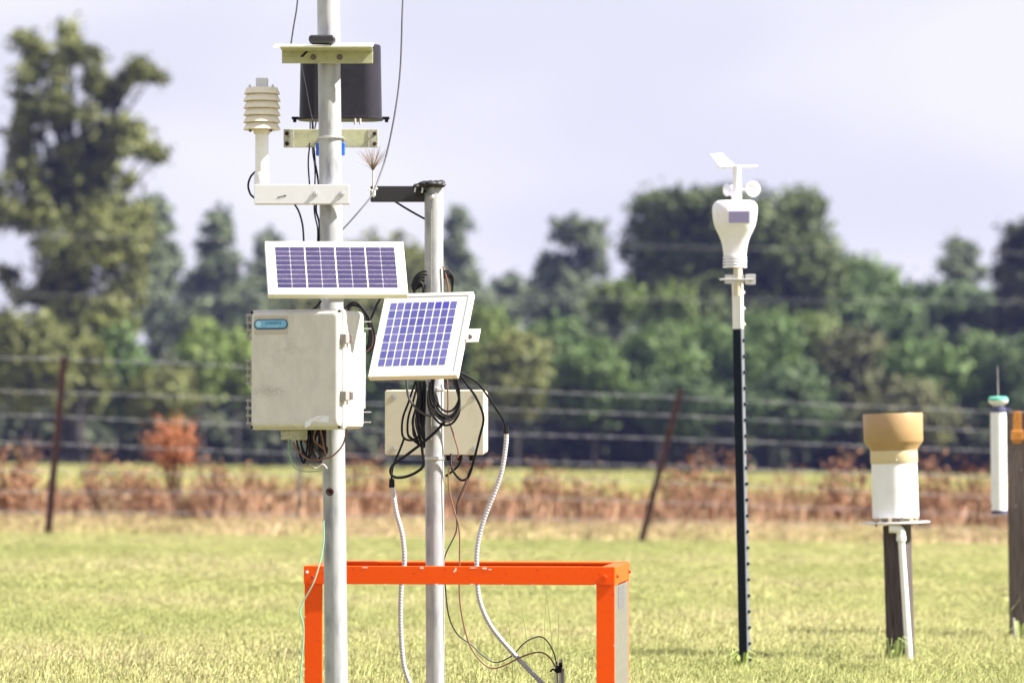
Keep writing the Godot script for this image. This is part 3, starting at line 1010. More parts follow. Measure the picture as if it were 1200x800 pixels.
	var spots := [
		[8, 34.0, 0, 0.9], [20, 36.6, 1, 1.1], [32, 35.0, 0, 0.8], [44, 34.2, 1, 0.7], [28, 39.0, 0, 1.35],
		[86, 35.0, 1, 0.8], [108, 37.0, 0, 0.9], [124, 35.6, 2, 1.1], [142, 37.5, 1, 1.1], [160, 36.5, 0, 0.85], [182, 34.5, 1, 0.8],
		[228, 36.0, 2, 1.0], [246, 35.0, 0, 0.75], [262, 37.4, 1, 1.0], [282, 36.0, 0, 0.85], [300, 38.5, 1, 1.3], [322, 35.2, 0, 0.8], [345, 36.4, 1, 1.05], [366, 35.4, 2, 1.1],
		[415, 36.2, 0, 1.0], [432, 34.8, 1, 0.8], [452, 37.0, 1, 1.1], [478, 35.4, 0, 0.85],
		[536, 36.0, 1, 0.9], [552, 38.0, 0, 1.05], [578, 35.6, 2, 1.0],
		[604, 35.0, 1, 0.8], [622, 37.2, 0, 1.05], [640, 36.0, 1, 1.2], [657, 35.2, 0, 0.8], [676, 36.6, 1, 0.95], [700, 35.6, 2, 0.9], [726, 36.4, 0, 0.7], [744, 35.0, 1, 0.8],
		[782, 37.2, 0, 1.0], [798, 38.5, 1, 1.35], [816, 38.0, 0, 1.2], [836, 37.4, 1, 1.25], [852, 36.0, 0, 0.9],
		[888, 36.4, 2, 0.9], [908, 35.2, 1, 0.75], [930, 37.0, 0, 0.9], [952, 38.0, 1, 0.95], [968, 36.2, 0, 0.85], [986, 35.0, 1, 0.9], [1004, 36.8, 0, 1.1], [1018, 35.6, 1, 0.8],
		[1088, 35.4, 1, 0.95], [1102, 37.0, 0, 1.2], [1120, 35.8, 1, 0.85], [1136, 36.4, 0, 1.0], [1154, 35.0, 1, 0.8], [1168, 36.6, 0, 0.9],
	]
	var zones := [[60, "left of the left fence post"], [200, "between left fence post and red shrub"], [380, "between red shrub and main pole"], [505, "between the two poles"], [595, "between shorter pole and right conduit"], [760, "between right conduit and leaning post"], [870, "between leaning post and studded post"], [1050, "between studded post and rain gauge"], [1300, "between rain gauge and wooden post"]]
	var nth := ["leftmost", "second", "third", "fourth", "fifth", "sixth", "seventh", "eighth", "ninth"]
	var kinds := ["tall rusty brown", "bushy reddish brown", "tan"]
	var count := {}
	var began := [false, false, false]
	for s in spots:
		var zone := ""
		for zn in zones:
			if s[0] < zn[0]:
				zone = zn[1]
				break
		var k: int = count.get(zone, 0)
		count[zone] = k + 1
		var o: Node3D = proto[s[2]] if not began[s[2]] else proto[s[2]].duplicate()
		began[s[2]] = true
		o.name = numbered("dead_weed")
		add_child(o)
		o.position = foot(s[0], s[1] - 1.0)
		var sc: float = minf(1.0, s[3] * rng.randf_range(0.7, 1.15))
		o.transform.basis = Basis(Vector3.UP, rng.randf() * TAU).scaled(Vector3(sc * 1.2, sc * 1.22, sc * 1.2))
		tag(o, "%s dead weed, %s from left %s" % [kinds[s[2]], nth[k], zone] if k > 0 else "%s dead weed, leftmost %s" % [kinds[s[2]], zone], "weed", "dead brown weeds along the fence")


# ------------------------------------------------------------------ main pole and what it carries
func pole(called: String, label: String, top: Vector3, low: Vector3, r: float) -> Node3D:
	var t := thing(called, label, "pole", low)
	var b := MB.new()
	b.o = low
	var ax := (top - low).normalized()
	var sd := ax.cross(Vector3.FORWARD).normalized()
	var bs := Basis(sd, ax, sd.cross(ax))
	var h := low.distance_to(top)
	b.lathe(low, [Vector2(r, -0.05), Vector2(r, h), Vector2(r * 0.88, h), Vector2(r * 0.88, h - 0.05), Vector2(0, h - 0.05)], 40, bs)
	part("pipe", b, M.galv, t)
	return t

func bolt(at: Vector3, r: float, h: float, dir := Vector3(0, 0, 1)) -> MB:
	var b := MB.new()
	var up := dir.normalized()
	var sd := up.cross(Vector3.UP).normalized() if absf(up.y) < 0.9 else Vector3.RIGHT
	var bs := Basis(sd, up, sd.cross(up))
	b.lathe(at, [Vector2(r * 1.5, 0), Vector2(r * 1.5, h * 0.25), Vector2(0, h * 0.25)], 12, bs)
	b.lathe(at + up * h * 0.25, [Vector2(r, 0), Vector2(r, h * 0.6), Vector2(r * 0.8, h * 0.75), Vector2(0, h * 0.75)], 6, bs)
	return b

func main_pole() -> void:
	var z := 10.07
	var low := foot(395, z)
	var t := pole("galvanised_pole", "taller thicker galvanised steel pole carrying the enclosure and upper panel", P(383.6, -90, z), low, PX(13.3, z))
	# rusty bolt hole
	var hole := P(386.5, 576, z - 0.0285) - low
	var b := MB.new()
	b.lathe(hole, [Vector2(0.0112, 0), Vector2(0.0105, 0.003), Vector2(0.0075, 0.0046), Vector2(0.0045, 0.0025), Vector2(0, 0.002)], 9, Basis(Vector3.RIGHT, PI / 2) * Basis(Vector3.FORWARD, -0.0))
	part("rusty_bolt", b, M.rust, t)
	# U-bolt round the pole at the lower bar
	var c := P(387.0, 161.5, z) - low
	var ring := []
	for k in 13:
		var a := PI * k / 12.0
		ring.append(c + Vector3(cos(a) * 0.0325, 0, sin(a) * 0.0325))
	ring.append(c + Vector3(-0.0325, 0, -0.06))
	ring.push_front(c + Vector3(0.0325, 0, -0.06))
	b = MB.new()
	b.tube(smooth(ring, 3), 0.0032, 0.0032, 8)
	part("pipe_clamp", b, M.steel, t)

	upper_bracket(z)
	black_housing()
	lower_bar()
	sensor_arm()
	radiation_shield()
	panel_upper()
	enclosure()

func upper_bracket(z: float) -> void:
	var zf := z - 0.045
	var at := P(383.5, 66, zf)
	var t := thing("angle_bracket", "yellowish galvanised angle bracket with white top plate near pole top", "bracket", at)
	var b := MB.new()
	b.box(Vector3.ZERO, Vector3(PX(107, zf), PX(16.5, zf), 0.005), 0.001)
	b.box(Vector3(0, PX(8.25, zf) - 0.0025, 0.0465), Vector3(PX(107, zf), 0.005, 0.088), 0.001, Basis(Vector3.UP, PI))
	part("angle", b, M.bracket, t)
	b = MB.new()
	b.box(Vector3(PX(-4.5, zf), PX(8.25, zf) + 0.0105, 0.0), Vector3(PX(117, zf), 0.003, 0.105), 0.001, Basis(Vector3(0, 0, 1), 0.012) * Basis(Vector3.RIGHT, 0.18))
	part("top_plate", b, M.white, t)
	b = MB.new()
	b.prism(Vector3(PX(-5.5, zf), PX(8.25, zf) + 0.0225, 0.025), rrect(PX(31, zf), 0.021, 0.009), 0.05, 0.004)
	part("black_cap", b, M.tape, t)
	for x in [-16.5, 14.5]:
		part("bolt", bolt(Vector3(PX(x, zf), PX(-1.0, zf), 0.0025), 0.0052, 0.010), M.dark_steel, t)
	b = MB.new()
	b.prism(Vector3(PX(-27, zf), PX(3, zf), 0.003), [Vector2(-0.012, -0.008), Vector2(-0.004, -0.009), Vector2(0.012, 0.008), Vector2(0.006, 0.009)], 0.001)
	part("tar_smear", b, M.black, t)

func black_housing() -> void:
	var z := 10.26
	var top := P(398.0, 53, z)
	var low := P(399.0, 141, z)
	var t := thing("sensor_housing", "dark grey rounded sensor housing hanging behind the pole top", "housing", low)
	var h := low.distance_to(top)
	var r := PX(48.5, z)
	var b := MB.new()
	var rows := []
	for q in [[0.008, 1.0], [0.02, 1.0], [h * 0.5, 0.985], [h - 0.004, 0.97], [h, 0.95], [h, 0.02]]:
		var ring := PackedVector3Array()
		for p in rrect(r * 2.0 * q[1], r * 0.9 * q[1], r * 0.42 * q[1], 8):
			ring.append(Vector3(p.x, q[0], p.y))
		rows.append(ring)
	b.grid(rows, true)
	part("drum", b, M.housing, t)
	b = MB.new()
	b.prism(Vector3(0, 0.0039, 0), rrect(r * 2.06, r * 0.94, r * 0.42, 8), 0.0078, 0.001, Basis(Vector3.RIGHT, PI / 2))
	part("bottom_lip", b, M.housing, t)
	for s in [-1.0, 1.0]:
		b = MB.new()
		b.box(Vector3(s * (r * 1.04 + 0.006), 0.006, 0.0), Vector3(0.02, 0.007, 0.018), 0.0015)
		b.box(Vector3(s * (r * 1.04 + 0.008), -0.001, 0.0), Vector3(0.009, 0.008, 0.014), 0.0015)
		part("lug", b, M.black, t)
	for x in [18.0, 24.0]:
		b = MB.new()
		b.lathe(Vector3(PX(x, z) + 0.0, -0.016, 0.06), [Vector2(0.003, 0), Vector2(0.003, 0.016), Vector2(0, 0.016)], 10)
		part("lead", b, M.pale_cable, t)

func lower_bar() -> void:
	var z := 10.125
	var at := P(387.5, 162, z)
	var t := thing("flat_bar", "short pale galvanised flat bar clamped behind the pole below the housing", "bracket", at)
	var b := MB.new()
	b.box(Vector3.ZERO, Vector3(PX(111, z), PX(21.5, z), 0.006), 0.001)
	part("bar", b, M.bracket, t)
	for s in [-1.0, 1.0]:
		b = MB.new()
		b.box(Vector3(s * PX(49.5, z), 0, 0.004), Vector3(PX(11.5, z), PX(21, z), 0.002), 0.0005)
		part("stained_end", b, M.bracket_grey, t)
		for y in [-6.5, 5.5]:
			part("bolt", bolt(Vector3(s * PX(51.5, z), PX(y, z), 0.005), 0.0036, 0.005), M.rust, t)
	for q in [[401.5, 167, 182, "blue plastic cable tag hanging right of the pole under flat bar"], [372.5, 168, 182, "blue plastic cable tag half hidden left of the pole"]]:
		b = MB.new()
		var c := P(q[0], (q[1] + q[2]) * 0.5, 10.11)
		b.prism(Vector3.ZERO, rrect(PX(5.0, z), PX(15, z), 0.003), 0.008, 0.001)
		solo("cable_tag", b, M.blue, q[3], "tag", c)

func sensor_arm() -> void:
	var zf := 9.995
	var at := P(353.5, 227.5, zf)
	var t := thing("mounting_arm", "white metal channel arm holding the radiation shield left of the pole", "bracket", at)
	var b := MB.new()
	var w := PX(112, zf)
	var h := PX(22.5, zf)
	b.box(Vector3(0, 0, 0), Vector3(w, h, 0.004), 0.001)
	b.box(Vector3(0, h * 0.5 - 0.002, -0.0235), Vector3(w, 0.004, 0.042), 0.001)
	b.box(Vector3(0, -h * 0.5 + 0.002, -0.0235), Vector3(w, 0.004, 0.042), 0.001)
	part("channel", b, M.alu, t)
	for x in [16.0, 47.0]:
		part("bolt", bolt(Vector3(PX(x, zf), PX(0.5, zf), 0.002), 0.005, 0.009), M.steel, t)
	b = MB.new()
	for q in [[-27, -3.4, 0.005], [-24, -2.6, 0.004], [-20, -1.8, 0.008]]:
		b.prism(Vector3(PX(q[0], zf), PX(q[1], zf), 0.0026), rrect(q[2], 0.0028, 0.0012, 2), 0.0008)
	part("scuff", b, M.black, t)

func radiation_shield() -> void:
	var z := 10.015
	var low := P(306.5, 216.5, z)
	var t := thing("radiation_shield", "cream louvred temperature sensor shield on a white stem", "weather sensor", low)
	var y := func(py: float) -> float: return PX(216.5 - py, z)
	var r := PX(22.0, z)
	for k in 6:
		var y0: float = y.call(152.0 - k * 8.4)
		var b := MB.new()
		var rt := r * 0.83
		var rb := r * (1.0 if k < 5 else 0.96)
		b.lathe(Vector3(0, y0, 0), [Vector2(0, 0.010), Vector2(rb * 0.9, 0.0025), Vector2(rb - 0.001, 0), Vector2(rb, 0.0015), Vector2(rt, PX(7.6, z)), Vector2(0, PX(7.8, z))], 40)
		part("louvre_plate", b, M.cream, t)
	var b2 := MB.new()
	b2.lathe(Vector3(0, y.call(151.0), 0), [Vector2(r * 0.7, 0), Vector2(r * 0.7, PX(46, z)), Vector2(0, PX(46, z))], 24)
	part("core", b2, M.cream, t)
	b2 = MB.new()
	b2.box(Vector3(0, y.call(96.5), 0), Vector3(PX(14, z), PX(11, z), PX(12, z)), 0.002)
	part("top_block", b2, M.alu, t)
	for x in [-14.0, -2.0, 13.0]:
		part("bolt", bolt(Vector3(PX(x, z), y.call(101.6), 0.012), 0.0025, 0.006, Vector3.UP), M.steel, t)
	for x in [-13.5, 11.0]:
		b2 = MB.new()
		b2.lathe(Vector3(PX(x, z), y.call(155.0), 0.01), [Vector2(0.0, 0), Vector2(0.0038, 0.002), Vector2(0.0038, 0.008), Vector2(0, 0.008)], 10)
		part("nut", b2, M.dark_steel, t)
	b2 = MB.new()
	b2.lathe(Vector3.ZERO, [Vector2(PX(7.8, z), y.call(203.0)), Vector2(PX(7.8, z), y.call(152.0)), Vector2(0, y.call(152.0))], 28)
	part("stem", b2, M.white, t)
	b2 = MB.new()
	b2.lathe(Vector3.ZERO, [Vector2(0, -0.001), Vector2(PX(9, z), -0.001), Vector2(PX(9, z), y.call(203.5)), Vector2(PX(7.9, z), y.call(202.0)), Vector2(0, y.call(202.0))], 28)
	part("socket", b2, M.white, t)
	b2 = MB.new()
	b2.lathe(Vector3.ZERO, [Vector2(PX(9.6, z), y.call(156.5)), Vector2(PX(9.6, z), y.call(152.4)), Vector2(0, y.call(152.4))], 28)
	part("collar", b2, M.cream, t)

func solar_panel(label: String, at: Vector3, basis: Basis, w: float, l: float, mx: float, mx2: float, my_top: float, my_low: float, cols: int, rows: int, cell_mat: Array, gapx: float, gapy: float, wide_every: int) -> Node3D:
	var t := thing("solar_panel", label, "solar panel", at, basis)
	var th := 0.019
	var fr := 0.011
	for s in [-1.0, 1.0]:
		var b := MB.new()
		b.box(Vector3(s * (w - fr) * 0.5, 0, 0), Vector3(fr, l, th), 0.0012)
		part("frame_rail", b, M.frame_white, t)
		b = MB.new()
		b.box(Vector3(0, s * (l - fr) * 0.5, 0), Vector3(w - fr * 2.0 - 0.0006, fr, th - 0.0006), 0.0012)
		part("frame_rail", b, M.frame_white, t)
	var bs := MB.new()
	bs.box(Vector3(0, 0, th * 0.5 - 0.0045), Vector3(w - fr * 2.0 - 0.0006, l - fr * 2.0 - 0.0006, 0.004))
	part("backsheet", bs, M.backsheet, t)
	var x0 := -w * 0.5 + mx
	var x1 := w * 0.5 - mx2
	var y1 := l * 0.5 - my_top
	var y0 := -l * 0.5 + my_low
	var cw := (x1 - x0) / cols
	var ch := (y1 - y0) / rows
	var cell := MB.new()
	cell.box(Vector3.ZERO, Vector3(cw - gapx, ch - gapy, 0.0008))
	var cm := cell.mesh()
	for i in cols:
		for j in rows:
			var o := part("solar_cell", cm, cell_mat[rng.randi() % 6], t)
			var nudge := (0.00045 if i % wide_every == 0 else -0.00045) if wide_every > 0 else 0.0
			o.position = Vector3(x0 + cw * (i + 0.5) + nudge, y0 + ch * (j + 0.5), th * 0.5 - 0.0019)
			if cell_mat == M.cells2 and j == rows - 1 and (i == 6 or i == 7):
				o.material_override = M.cell3
	# junction box on the back
	var jb := MB.new()
	jb.box(Vector3(0, l * 0.18, -th * 0.5 + 0.002), Vector3(0.05, 0.035, 0.016), 0.002)
	part("junction_box", jb, M.black, t)
	return t

func tilted(phi: float, beta: float, roll := 0.0) -> Basis:    # phi: turned to the right, beta: tilt from the horizontal
	return Basis(Vector3.UP, deg_to_rad(phi)) * Basis(Vector3.RIGHT, deg_to_rad(-(90.0 - beta))) * Basis(Vector3(0, 0, 1), deg_to_rad(roll))

func panel_upper() -> void:
	var z := 9.86
	var at := P(393.6, 316.2, z)
	var t := solar_panel("upper wide solar panel above the enclosure on the taller pole", at, tilted(8.5, 55.0, 0.35), 0.359, 0.172, 0.0235, 0.0225, 0.0166, 0.0215, 8, 9, M.cells1, 0.0025, 0.0019, 2)
	var b := MB.new()
	b.box(Vector3(0, 0, -0.035), Vector3(0.04, 0.12, 0.05), 0.002)
	part("mounting_bracket", b, M.alu, t)
	b = MB.new()
	b.box(Vector3(-0.004, 0.02, -0.09), Vector3(0.03, 0.03, 0.085), 0.002)
	part("mounting_bracket", b, M.alu, t)

func enclosure() -> void:
	var z := 9.84
	var cen := P(346.0, 432.8, z)
	var bs := Basis(Vector3.UP, deg_to_rad(-20.5))
	var t := thing("enclosure_box", "large stained beige fibreglass enclosure with blue oval label", "enclosure", cen + bs * Vector3(0, -0.155, -0.08), bs)
	var base := Vector3(0, 0.155, 0.08)       # centre of the lid's face in the thing's own axes
	var w := 0.2575
	var h := 0.3085
	var b := MB.new()
	b.prism(base + Vector3(0, 0, -0.018), rrect(w, h, 0.006, 3), 0.010, 0.002)
	b.prism(base + Vector3(0, 0, -0.0075), rrect(w - 0.012, h - 0.012, 0.008, 3), 0.0145, 0.0)
	var lid := part("lid", b, M.fibre, t)
	# the raised face of the lid has a broad rounded edge
	b = MB.new()
	var rows := []
	for k in 5:
		var a := PI * 0.5 * k / 4.0
		var ring := PackedVector3Array()
		for p in rrect(w - 0.030 + 0.018 * cos(a), h - 0.030 + 0.018 * cos(a), 0.012, 4):
			ring.append(base + Vector3(p.x, p.y, -0.001 + 0.009 * sin(a)))
		rows.append(ring)
	b.grid(rows, true)
	b.prism(base + Vector3(0, 0, 0.0078), rrect(w - 0.0298, h - 0.0298, 0.012, 4), 0.0005)
	part("raised_face", b, M.fibre, lid)
	for sx in [-1.0, 1.0]:
		for sy in [-1.0, 1.0]:
			b = MB.new()
			b.lathe(base + Vector3(sx * (w * 0.5 - 0.0065), sy * (h * 0.5 - 0.0065), -0.001), [Vector2(0.0036, 0), Vector2(0.0036, 0.0016), Vector2(0, 0.0016)], 12, Basis(Vector3.RIGHT, PI / 2))
			part("screw", b, M.black, lid)
	b = MB.new()
	var d := 0.142
	var body := rrect(w - 0.005, h - 0.005, 0.014, 3)
	b.prism(base + Vector3(0, 0, -0.023 - d * 0.5), body, d, 0.016)
	b.prism(base + Vector3(0, 0, -0.029), rrect(w - 0.002, h - 0.002, 0.007, 3), 0.011, 0.001)
	part("body", b, M.fibre, t)
	# three hinges at the left
	for y in [0.112, -0.006, -0.108]:
		b = MB.new()
		for k in 4:
			b.box(base + Vector3(-w * 0.5 - 0.005, y + (k - 1.5) * 0.0195, -0.014), Vector3(0.016, 0.0075, 0.018), 0.001)
		b.tube(PackedVector3Array([base + Vector3(-w * 0.5 - 0.0105, y - 0.033, -0.014), base + Vector3(-w * 0.5 - 0.0105, y + 0.033, -0.014)]), 0.0030, 0.0030, 8)
		part("hinge", b, M.latch, t)
	# two latches at the right
	for y in [0.078, -0.068]:
		b = MB.new()
		b.box(base + Vector3(w * 0.5 + 0.001, y, -0.012), Vector3(0.022, 0.025, 0.022), 0.0015)
		b.box(base + Vector3(w * 0.5 + 0.004, y, -0.028), Vector3(0.007, 0.013, 0.024), 0.001)
		var l := part("latch", b, M.latch, t)
		b = MB.new()
		b.box(base + Vector3(w * 0.5 + 0.004, y, -0.043), Vector3(0.016, 0.021, 0.014), 0.001)
		b.tube(PackedVector3Array([base + Vector3(w * 0.5 + 0.007, y - 0.012, -0.036), base + Vector3(w * 0.5 + 0.007, y + 0.012, -0.036)]), 0.0028, 0.0028, 8)
		part("catch", b, M.dark_steel, l)
	# label plate with the oval badge
	var lp := base + Vector3(-0.065, 0.114, 0.0086)
	b = MB.new()
	b.prism(lp, rrect(0.094, 0.047, 0.002, 2), 0.0008)
	var plate := part("label_plate", b, M.logo_plate, t)
	b = MB.new()
	b.prism(lp + Vector3(0, 0.0022, 0.0008), rrect(0.0955, 0.0265, 0.0130, 6), 0.0008)
	part("badge_rim", b, M.logo_rim, plate)
	b = MB.new()
	b.prism(lp + Vector3(0, 0.0030, 0.0014), rrect(0.0885, 0.0195, 0.0096, 6), 0.0006)
	part("badge", b, M.logo_blue, plate)
	b = MB.new()
	b.lathe(lp + Vector3(-0.034, 0.003, 0.0016), [Vector2(0.0075, 0), Vector2(0.0075, 0.0005), Vector2(0, 0.0005)], 16, Basis(Vector3.RIGHT, PI / 2))
	part("badge_disc", b, M.logo_pale, plate)
	var font := SystemFont.new()
	font.font_names = PackedStringArray(["Droid Sans"])
	font.font_weight = 700
	for q in [["SCADERTE", 0.0026, 46, 0.0055], ["SCIENTIFIC", 0.0012, 46, -0.0035]]:
		var tm := TextMesh.new()
		tm.text = q[0]
		tm.font = font
		tm.font_size = q[2]
		tm.pixel_size = 0.000205 if q[1] > 0.002 else 0.00013
		tm.depth = 0.0004
		var o := part("lettering", tm, M.logo_ink if q[1] > 0.002 else M.logo_pale, plate)
		o.position = lp + Vector3(0.007, q[3], 0.0019)
	# torn sticker at the lower right
	b = MB.new()
	b.prism(base + Vector3(0.058, -0.1385, 0.0086), [Vector2(-0.028, -0.012), Vector2(-0.014, -0.006), Vector2(0.002, 0.013), Vector2(-0.010, 0.013), Vector2(-0.026, 0.004)], 0.0006)
	b.prism(base + Vector3(0.078, -0.128, 0.0088), [Vector2(-0.026, -0.006), Vector2(0.018, -0.008), Vector2(0.020, 0.008), Vector2(-0.010, 0.010), Vector2(-0.024, 0.004)], 0.0006)
	part("torn_sticker", b, M.sticker, t)
	b = MB.new()
	b.prism(base + Vector3(0.066, -0.131, 0.0105), [Vector2(-0.020, -0.006), Vector2(0.014, 0.010), Vector2(-0.002, 0.009)], 0.0012)
	part("curled_edge", b, M.frame_white, t)
	# dirt smear across the lid
	# fitting below
	b = MB.new()
	b.box(base + Vector3(-0.032, -h * 0.5 - 0.0125, -0.065), Vector3(0.056, 0.027, 0.05), 0.003)
	part("conduit_fitting", b, M.bracket_grey, t)
	# bracket ears on the back edge
	for y in [0.126, 0.108, -0.108, -0.134]:
		b = MB.new()
		b.box(base + Vector3(w * 0.5 + 0.002, y, -0.163), Vector3(0.018, 0.0022, 0.012), 0.0)
		part("mounting_ear", b, M.steel, t)
	b = MB.new()
	b.box(base + Vector3(0.085, 0, -0.186), Vector3(0.05, 0.2, 0.038), 0.002)
	part("back_plate", b, M.galv, t)


# ------------------------------------------------------------------ second pole
func second_pole() -> void:
	var z := 10.62
	var low := foot(510.3, z)
	var t := pole("galvanised_pole", "shorter thinner galvanised pole carrying the lower panel", P(508.2, 216, z), low, PX(11.0, z))
	var b := MB.new()
	for q in [[509.0, 537], [508.8, 456]]:
		b = MB.new()
		var c := P(q[0], q[1], z) - low
		b.lathe(c, [Vector2(0.0263, -0.0045), Vector2(0.0282, -0.004), Vector2(0.0282, 0.004), Vector2(0.0263, 0.0045)], 32)
		b.box(c + Vector3(0.004, 0, 0.0295), Vector3(0.016, 0.011, 0.008), 0.002)
		part("hose_clamp", b, M.steel, t)
	b = MB.new()
	b.lathe(P(506, 231, z - 0.026) - low, [Vector2(0.0075, 0), Vector2(0.0075, 0.003), Vector2(0.0045, 0.006), Vector2(0, 0.007)], 14, Basis(Vector3.RIGHT, PI / 2))
	part("bolt", b, M.steel, t)
	b = MB.new()
	b.box(P(505.5, 380, z - 0.0262) - low + Vector3(0, 0, 0), Vector3(0.003, PX(270, z), 0.0008))
	part("weld_seam", b, M.bracket_grey, t)

	# black wooden arm, wrapped in tape at the pole
	var za := 10.63
	var ar := thing("black_arm", "weathered black arm sticking out left from the shorter pole top", "bracket", P(466, 227.3, za))
	b = MB.new()
	b.box(Vector3.ZERO, Vector3(PX(64, za), PX(18.5, za), 0.02), 0.002)
	part("board", b, M.tape, ar)
	b = MB.new()
	for q in [[490, 218.5, 10.60, 6.0], [497, 216, 10.59, 6.5], [505, 215.3, 10.585, 6.0], [512, 215.6, 10.59, 6.5], [517, 216.5, 10.60, 5.0], [517, 213.5, 10.61, 4.0], [492, 224, 10.605, 6.0], [501, 216.5, 10.66, 6.0], [512, 217, 10.66, 5.5]]:
		var c := P(q[0], q[1], q[2]) - ar.position
		var rr := PX(q[3], za)
		var rows := []
		for i in 7:
			var ph := PI * (i + 0.02) / 6.04 - PI * 0.5
			var ring := PackedVector3Array()
			for j in 10:
				var k := 1.0 + rng.randf_range(-0.2, 0.2)
				ring.append(c + Vector3(cos(ph) * cos(TAU * j / 10.0) * 1.15, sin(ph) * 0.62, cos(ph) * sin(TAU * j / 10.0)) * rr * k)
			rows.append(ring)
		b.grid(rows, true)
	part("tape_wrap", b, M.tape, ar)
	b = MB.new()
	b.tube(smooth(pix([[486, 225], [487, 220], [491, 217], [495, 220], [494, 226]], 10.59), 4), 0.0028, 0.0028, 8)
	b.o = Vector3.ZERO
	for i in b.v.size():
		b.v[i] -= ar.position
	part("clip", b, M.steel, ar)

	# static brush
	var bz := 10.61
	var at := P(437, 227, bz)
	var br := thing("bristle_brush", "fan shaped wire bristle brush standing on the black arm end", "brush", at)
	b = MB.new()
	b.o = at
	b.tube(PackedVector3Array([P(437.3, 231, bz), P(437.0, 197, bz)]), 0.0026, 0.0022, 8)
	part("rod", b, M.pale_cable, br)
	b = MB.new()
	b.o = at
	for i in 90:
		var a := rng.randf_range(-1, 1)
		var tip := P(437 + a * rng.randf_range(9, 24), 174 + absf(a) * rng.randf_range(-4, 8) + rng.randf_range(-3, 8), bz + rng.randf_range(-0.05, 0.05))
		b.tube(PackedVector3Array([P(437, 200, bz), P(437, 197, bz).lerp(tip, 0.3), tip]), 0.0007, 0.0003, 3, false)
	part("bristles", b, M.bristle, br).set_meta("kind", "stuff")
	b = MB.new()
	b.box(P(437.5, 226, bz - 0.014) - at, Vector3(0.012, 0.018, 0.008), 0.002)
	b.box(P(434, 222.5, bz - 0.014) - at, Vector3(0.022, 0.004, 0.005), 0.001, Basis(Vector3(0, 0, 1), -0.35))
	b.box(P(440, 221, bz - 0.014) - at, Vector3(0.010, 0.009, 0.006), 0.001, Basis(Vector3(0, 0, 1), 0.5))
	part("clip", b, M.frame_white, br)

	# lower solar panel
	var zp := 10.36
	var pc := P(494.0, 393.6, zp)
	var p := solar_panel("lower solar panel with square blue cells on the shorter pole", pc, tilted(-19.0, 58.0, 0.9), 0.2535, 0.270, 0.0200, 0.0385, 0.0275, 0.034, 9, 8, M.cells2, 0.0042, 0.0038, 0)
	b = MB.new()
	b.box(Vector3(0.0, 0.0, -0.012), Vector3(0.30, 0.03, 0.004), 0.0008)
	b.box(Vector3(0.146, 0.0, -0.004), Vector3(0.036, 0.042, 0.004), 0.0008)
	part("mounting_bracket", b, M.white, p)
	part("bolt", bolt(Vector3(0.140, -0.006, -0.002), 0.004, 0.012), M.dark_steel, p)
	b = MB.new()
	b.box(Vector3(0.03, 0.02, -0.075), Vector3(0.04, 0.05, 0.12), 0.002)
	part("mounting_bracket", b, M.alu, p)

	# beige junction box behind the pole
	var zj := 10.74
	var jc := P(510.5, 494.5, zj)
	var jb := thing("junction_box", "small flat beige junction box strapped behind the shorter pole", "enclosure", jc + Vector3(0, -PX(38.5, zj), -0.03), Basis(Vector3.UP, deg_to_rad(-6)))
	var h2 := PX(76, zj)
	var w2 := PX(117, zj)
	b = MB.new()
	b.prism(Vector3(0, h2 * 0.5, 0.03), rrect(w2, h2, 0.006, 3), 0.014, 0.002)
	var lid := part("lid", b, M.beige, jb)
	b = MB.new()
	b.prism(Vector3(0.004, h2 * 0.5 + 0.002, -0.016), rrect(w2 - 0.004, h2 - 0.002, 0.012, 3), 0.074, 0.006)
	part("body", b, M.beige, jb)
	for sx in [-1.0, 1.0]:
		for sy in [-1.0, 1.0]:
			b = MB.new()
			b.lathe(Vector3(sx * (w2 * 0.5 - 0.026), h2 * 0.5 + sy * (h2 * 0.5 - 0.018), 0.037), [Vector2(0.0085, 0), Vector2(0.0085, 0.001), Vector2(0.004, 0.001), Vector2(0.0035, 0.003), Vector2(0, 0.003)], 14, Basis(Vector3.RIGHT, PI / 2))
			part("screw", b, M.steel, lid)
	for x in [0.035, 0.066, 0.1]:
		b = MB.new()
		b.lathe(Vector3(x, -0.016, -0.01), [Vector2(0.006, 0), Vector2(0.008, 0.004), Vector2(0.008, 0.016), Vector2(0, 0.016)], 12)
		part("cable_gland", b, M.black, jb)


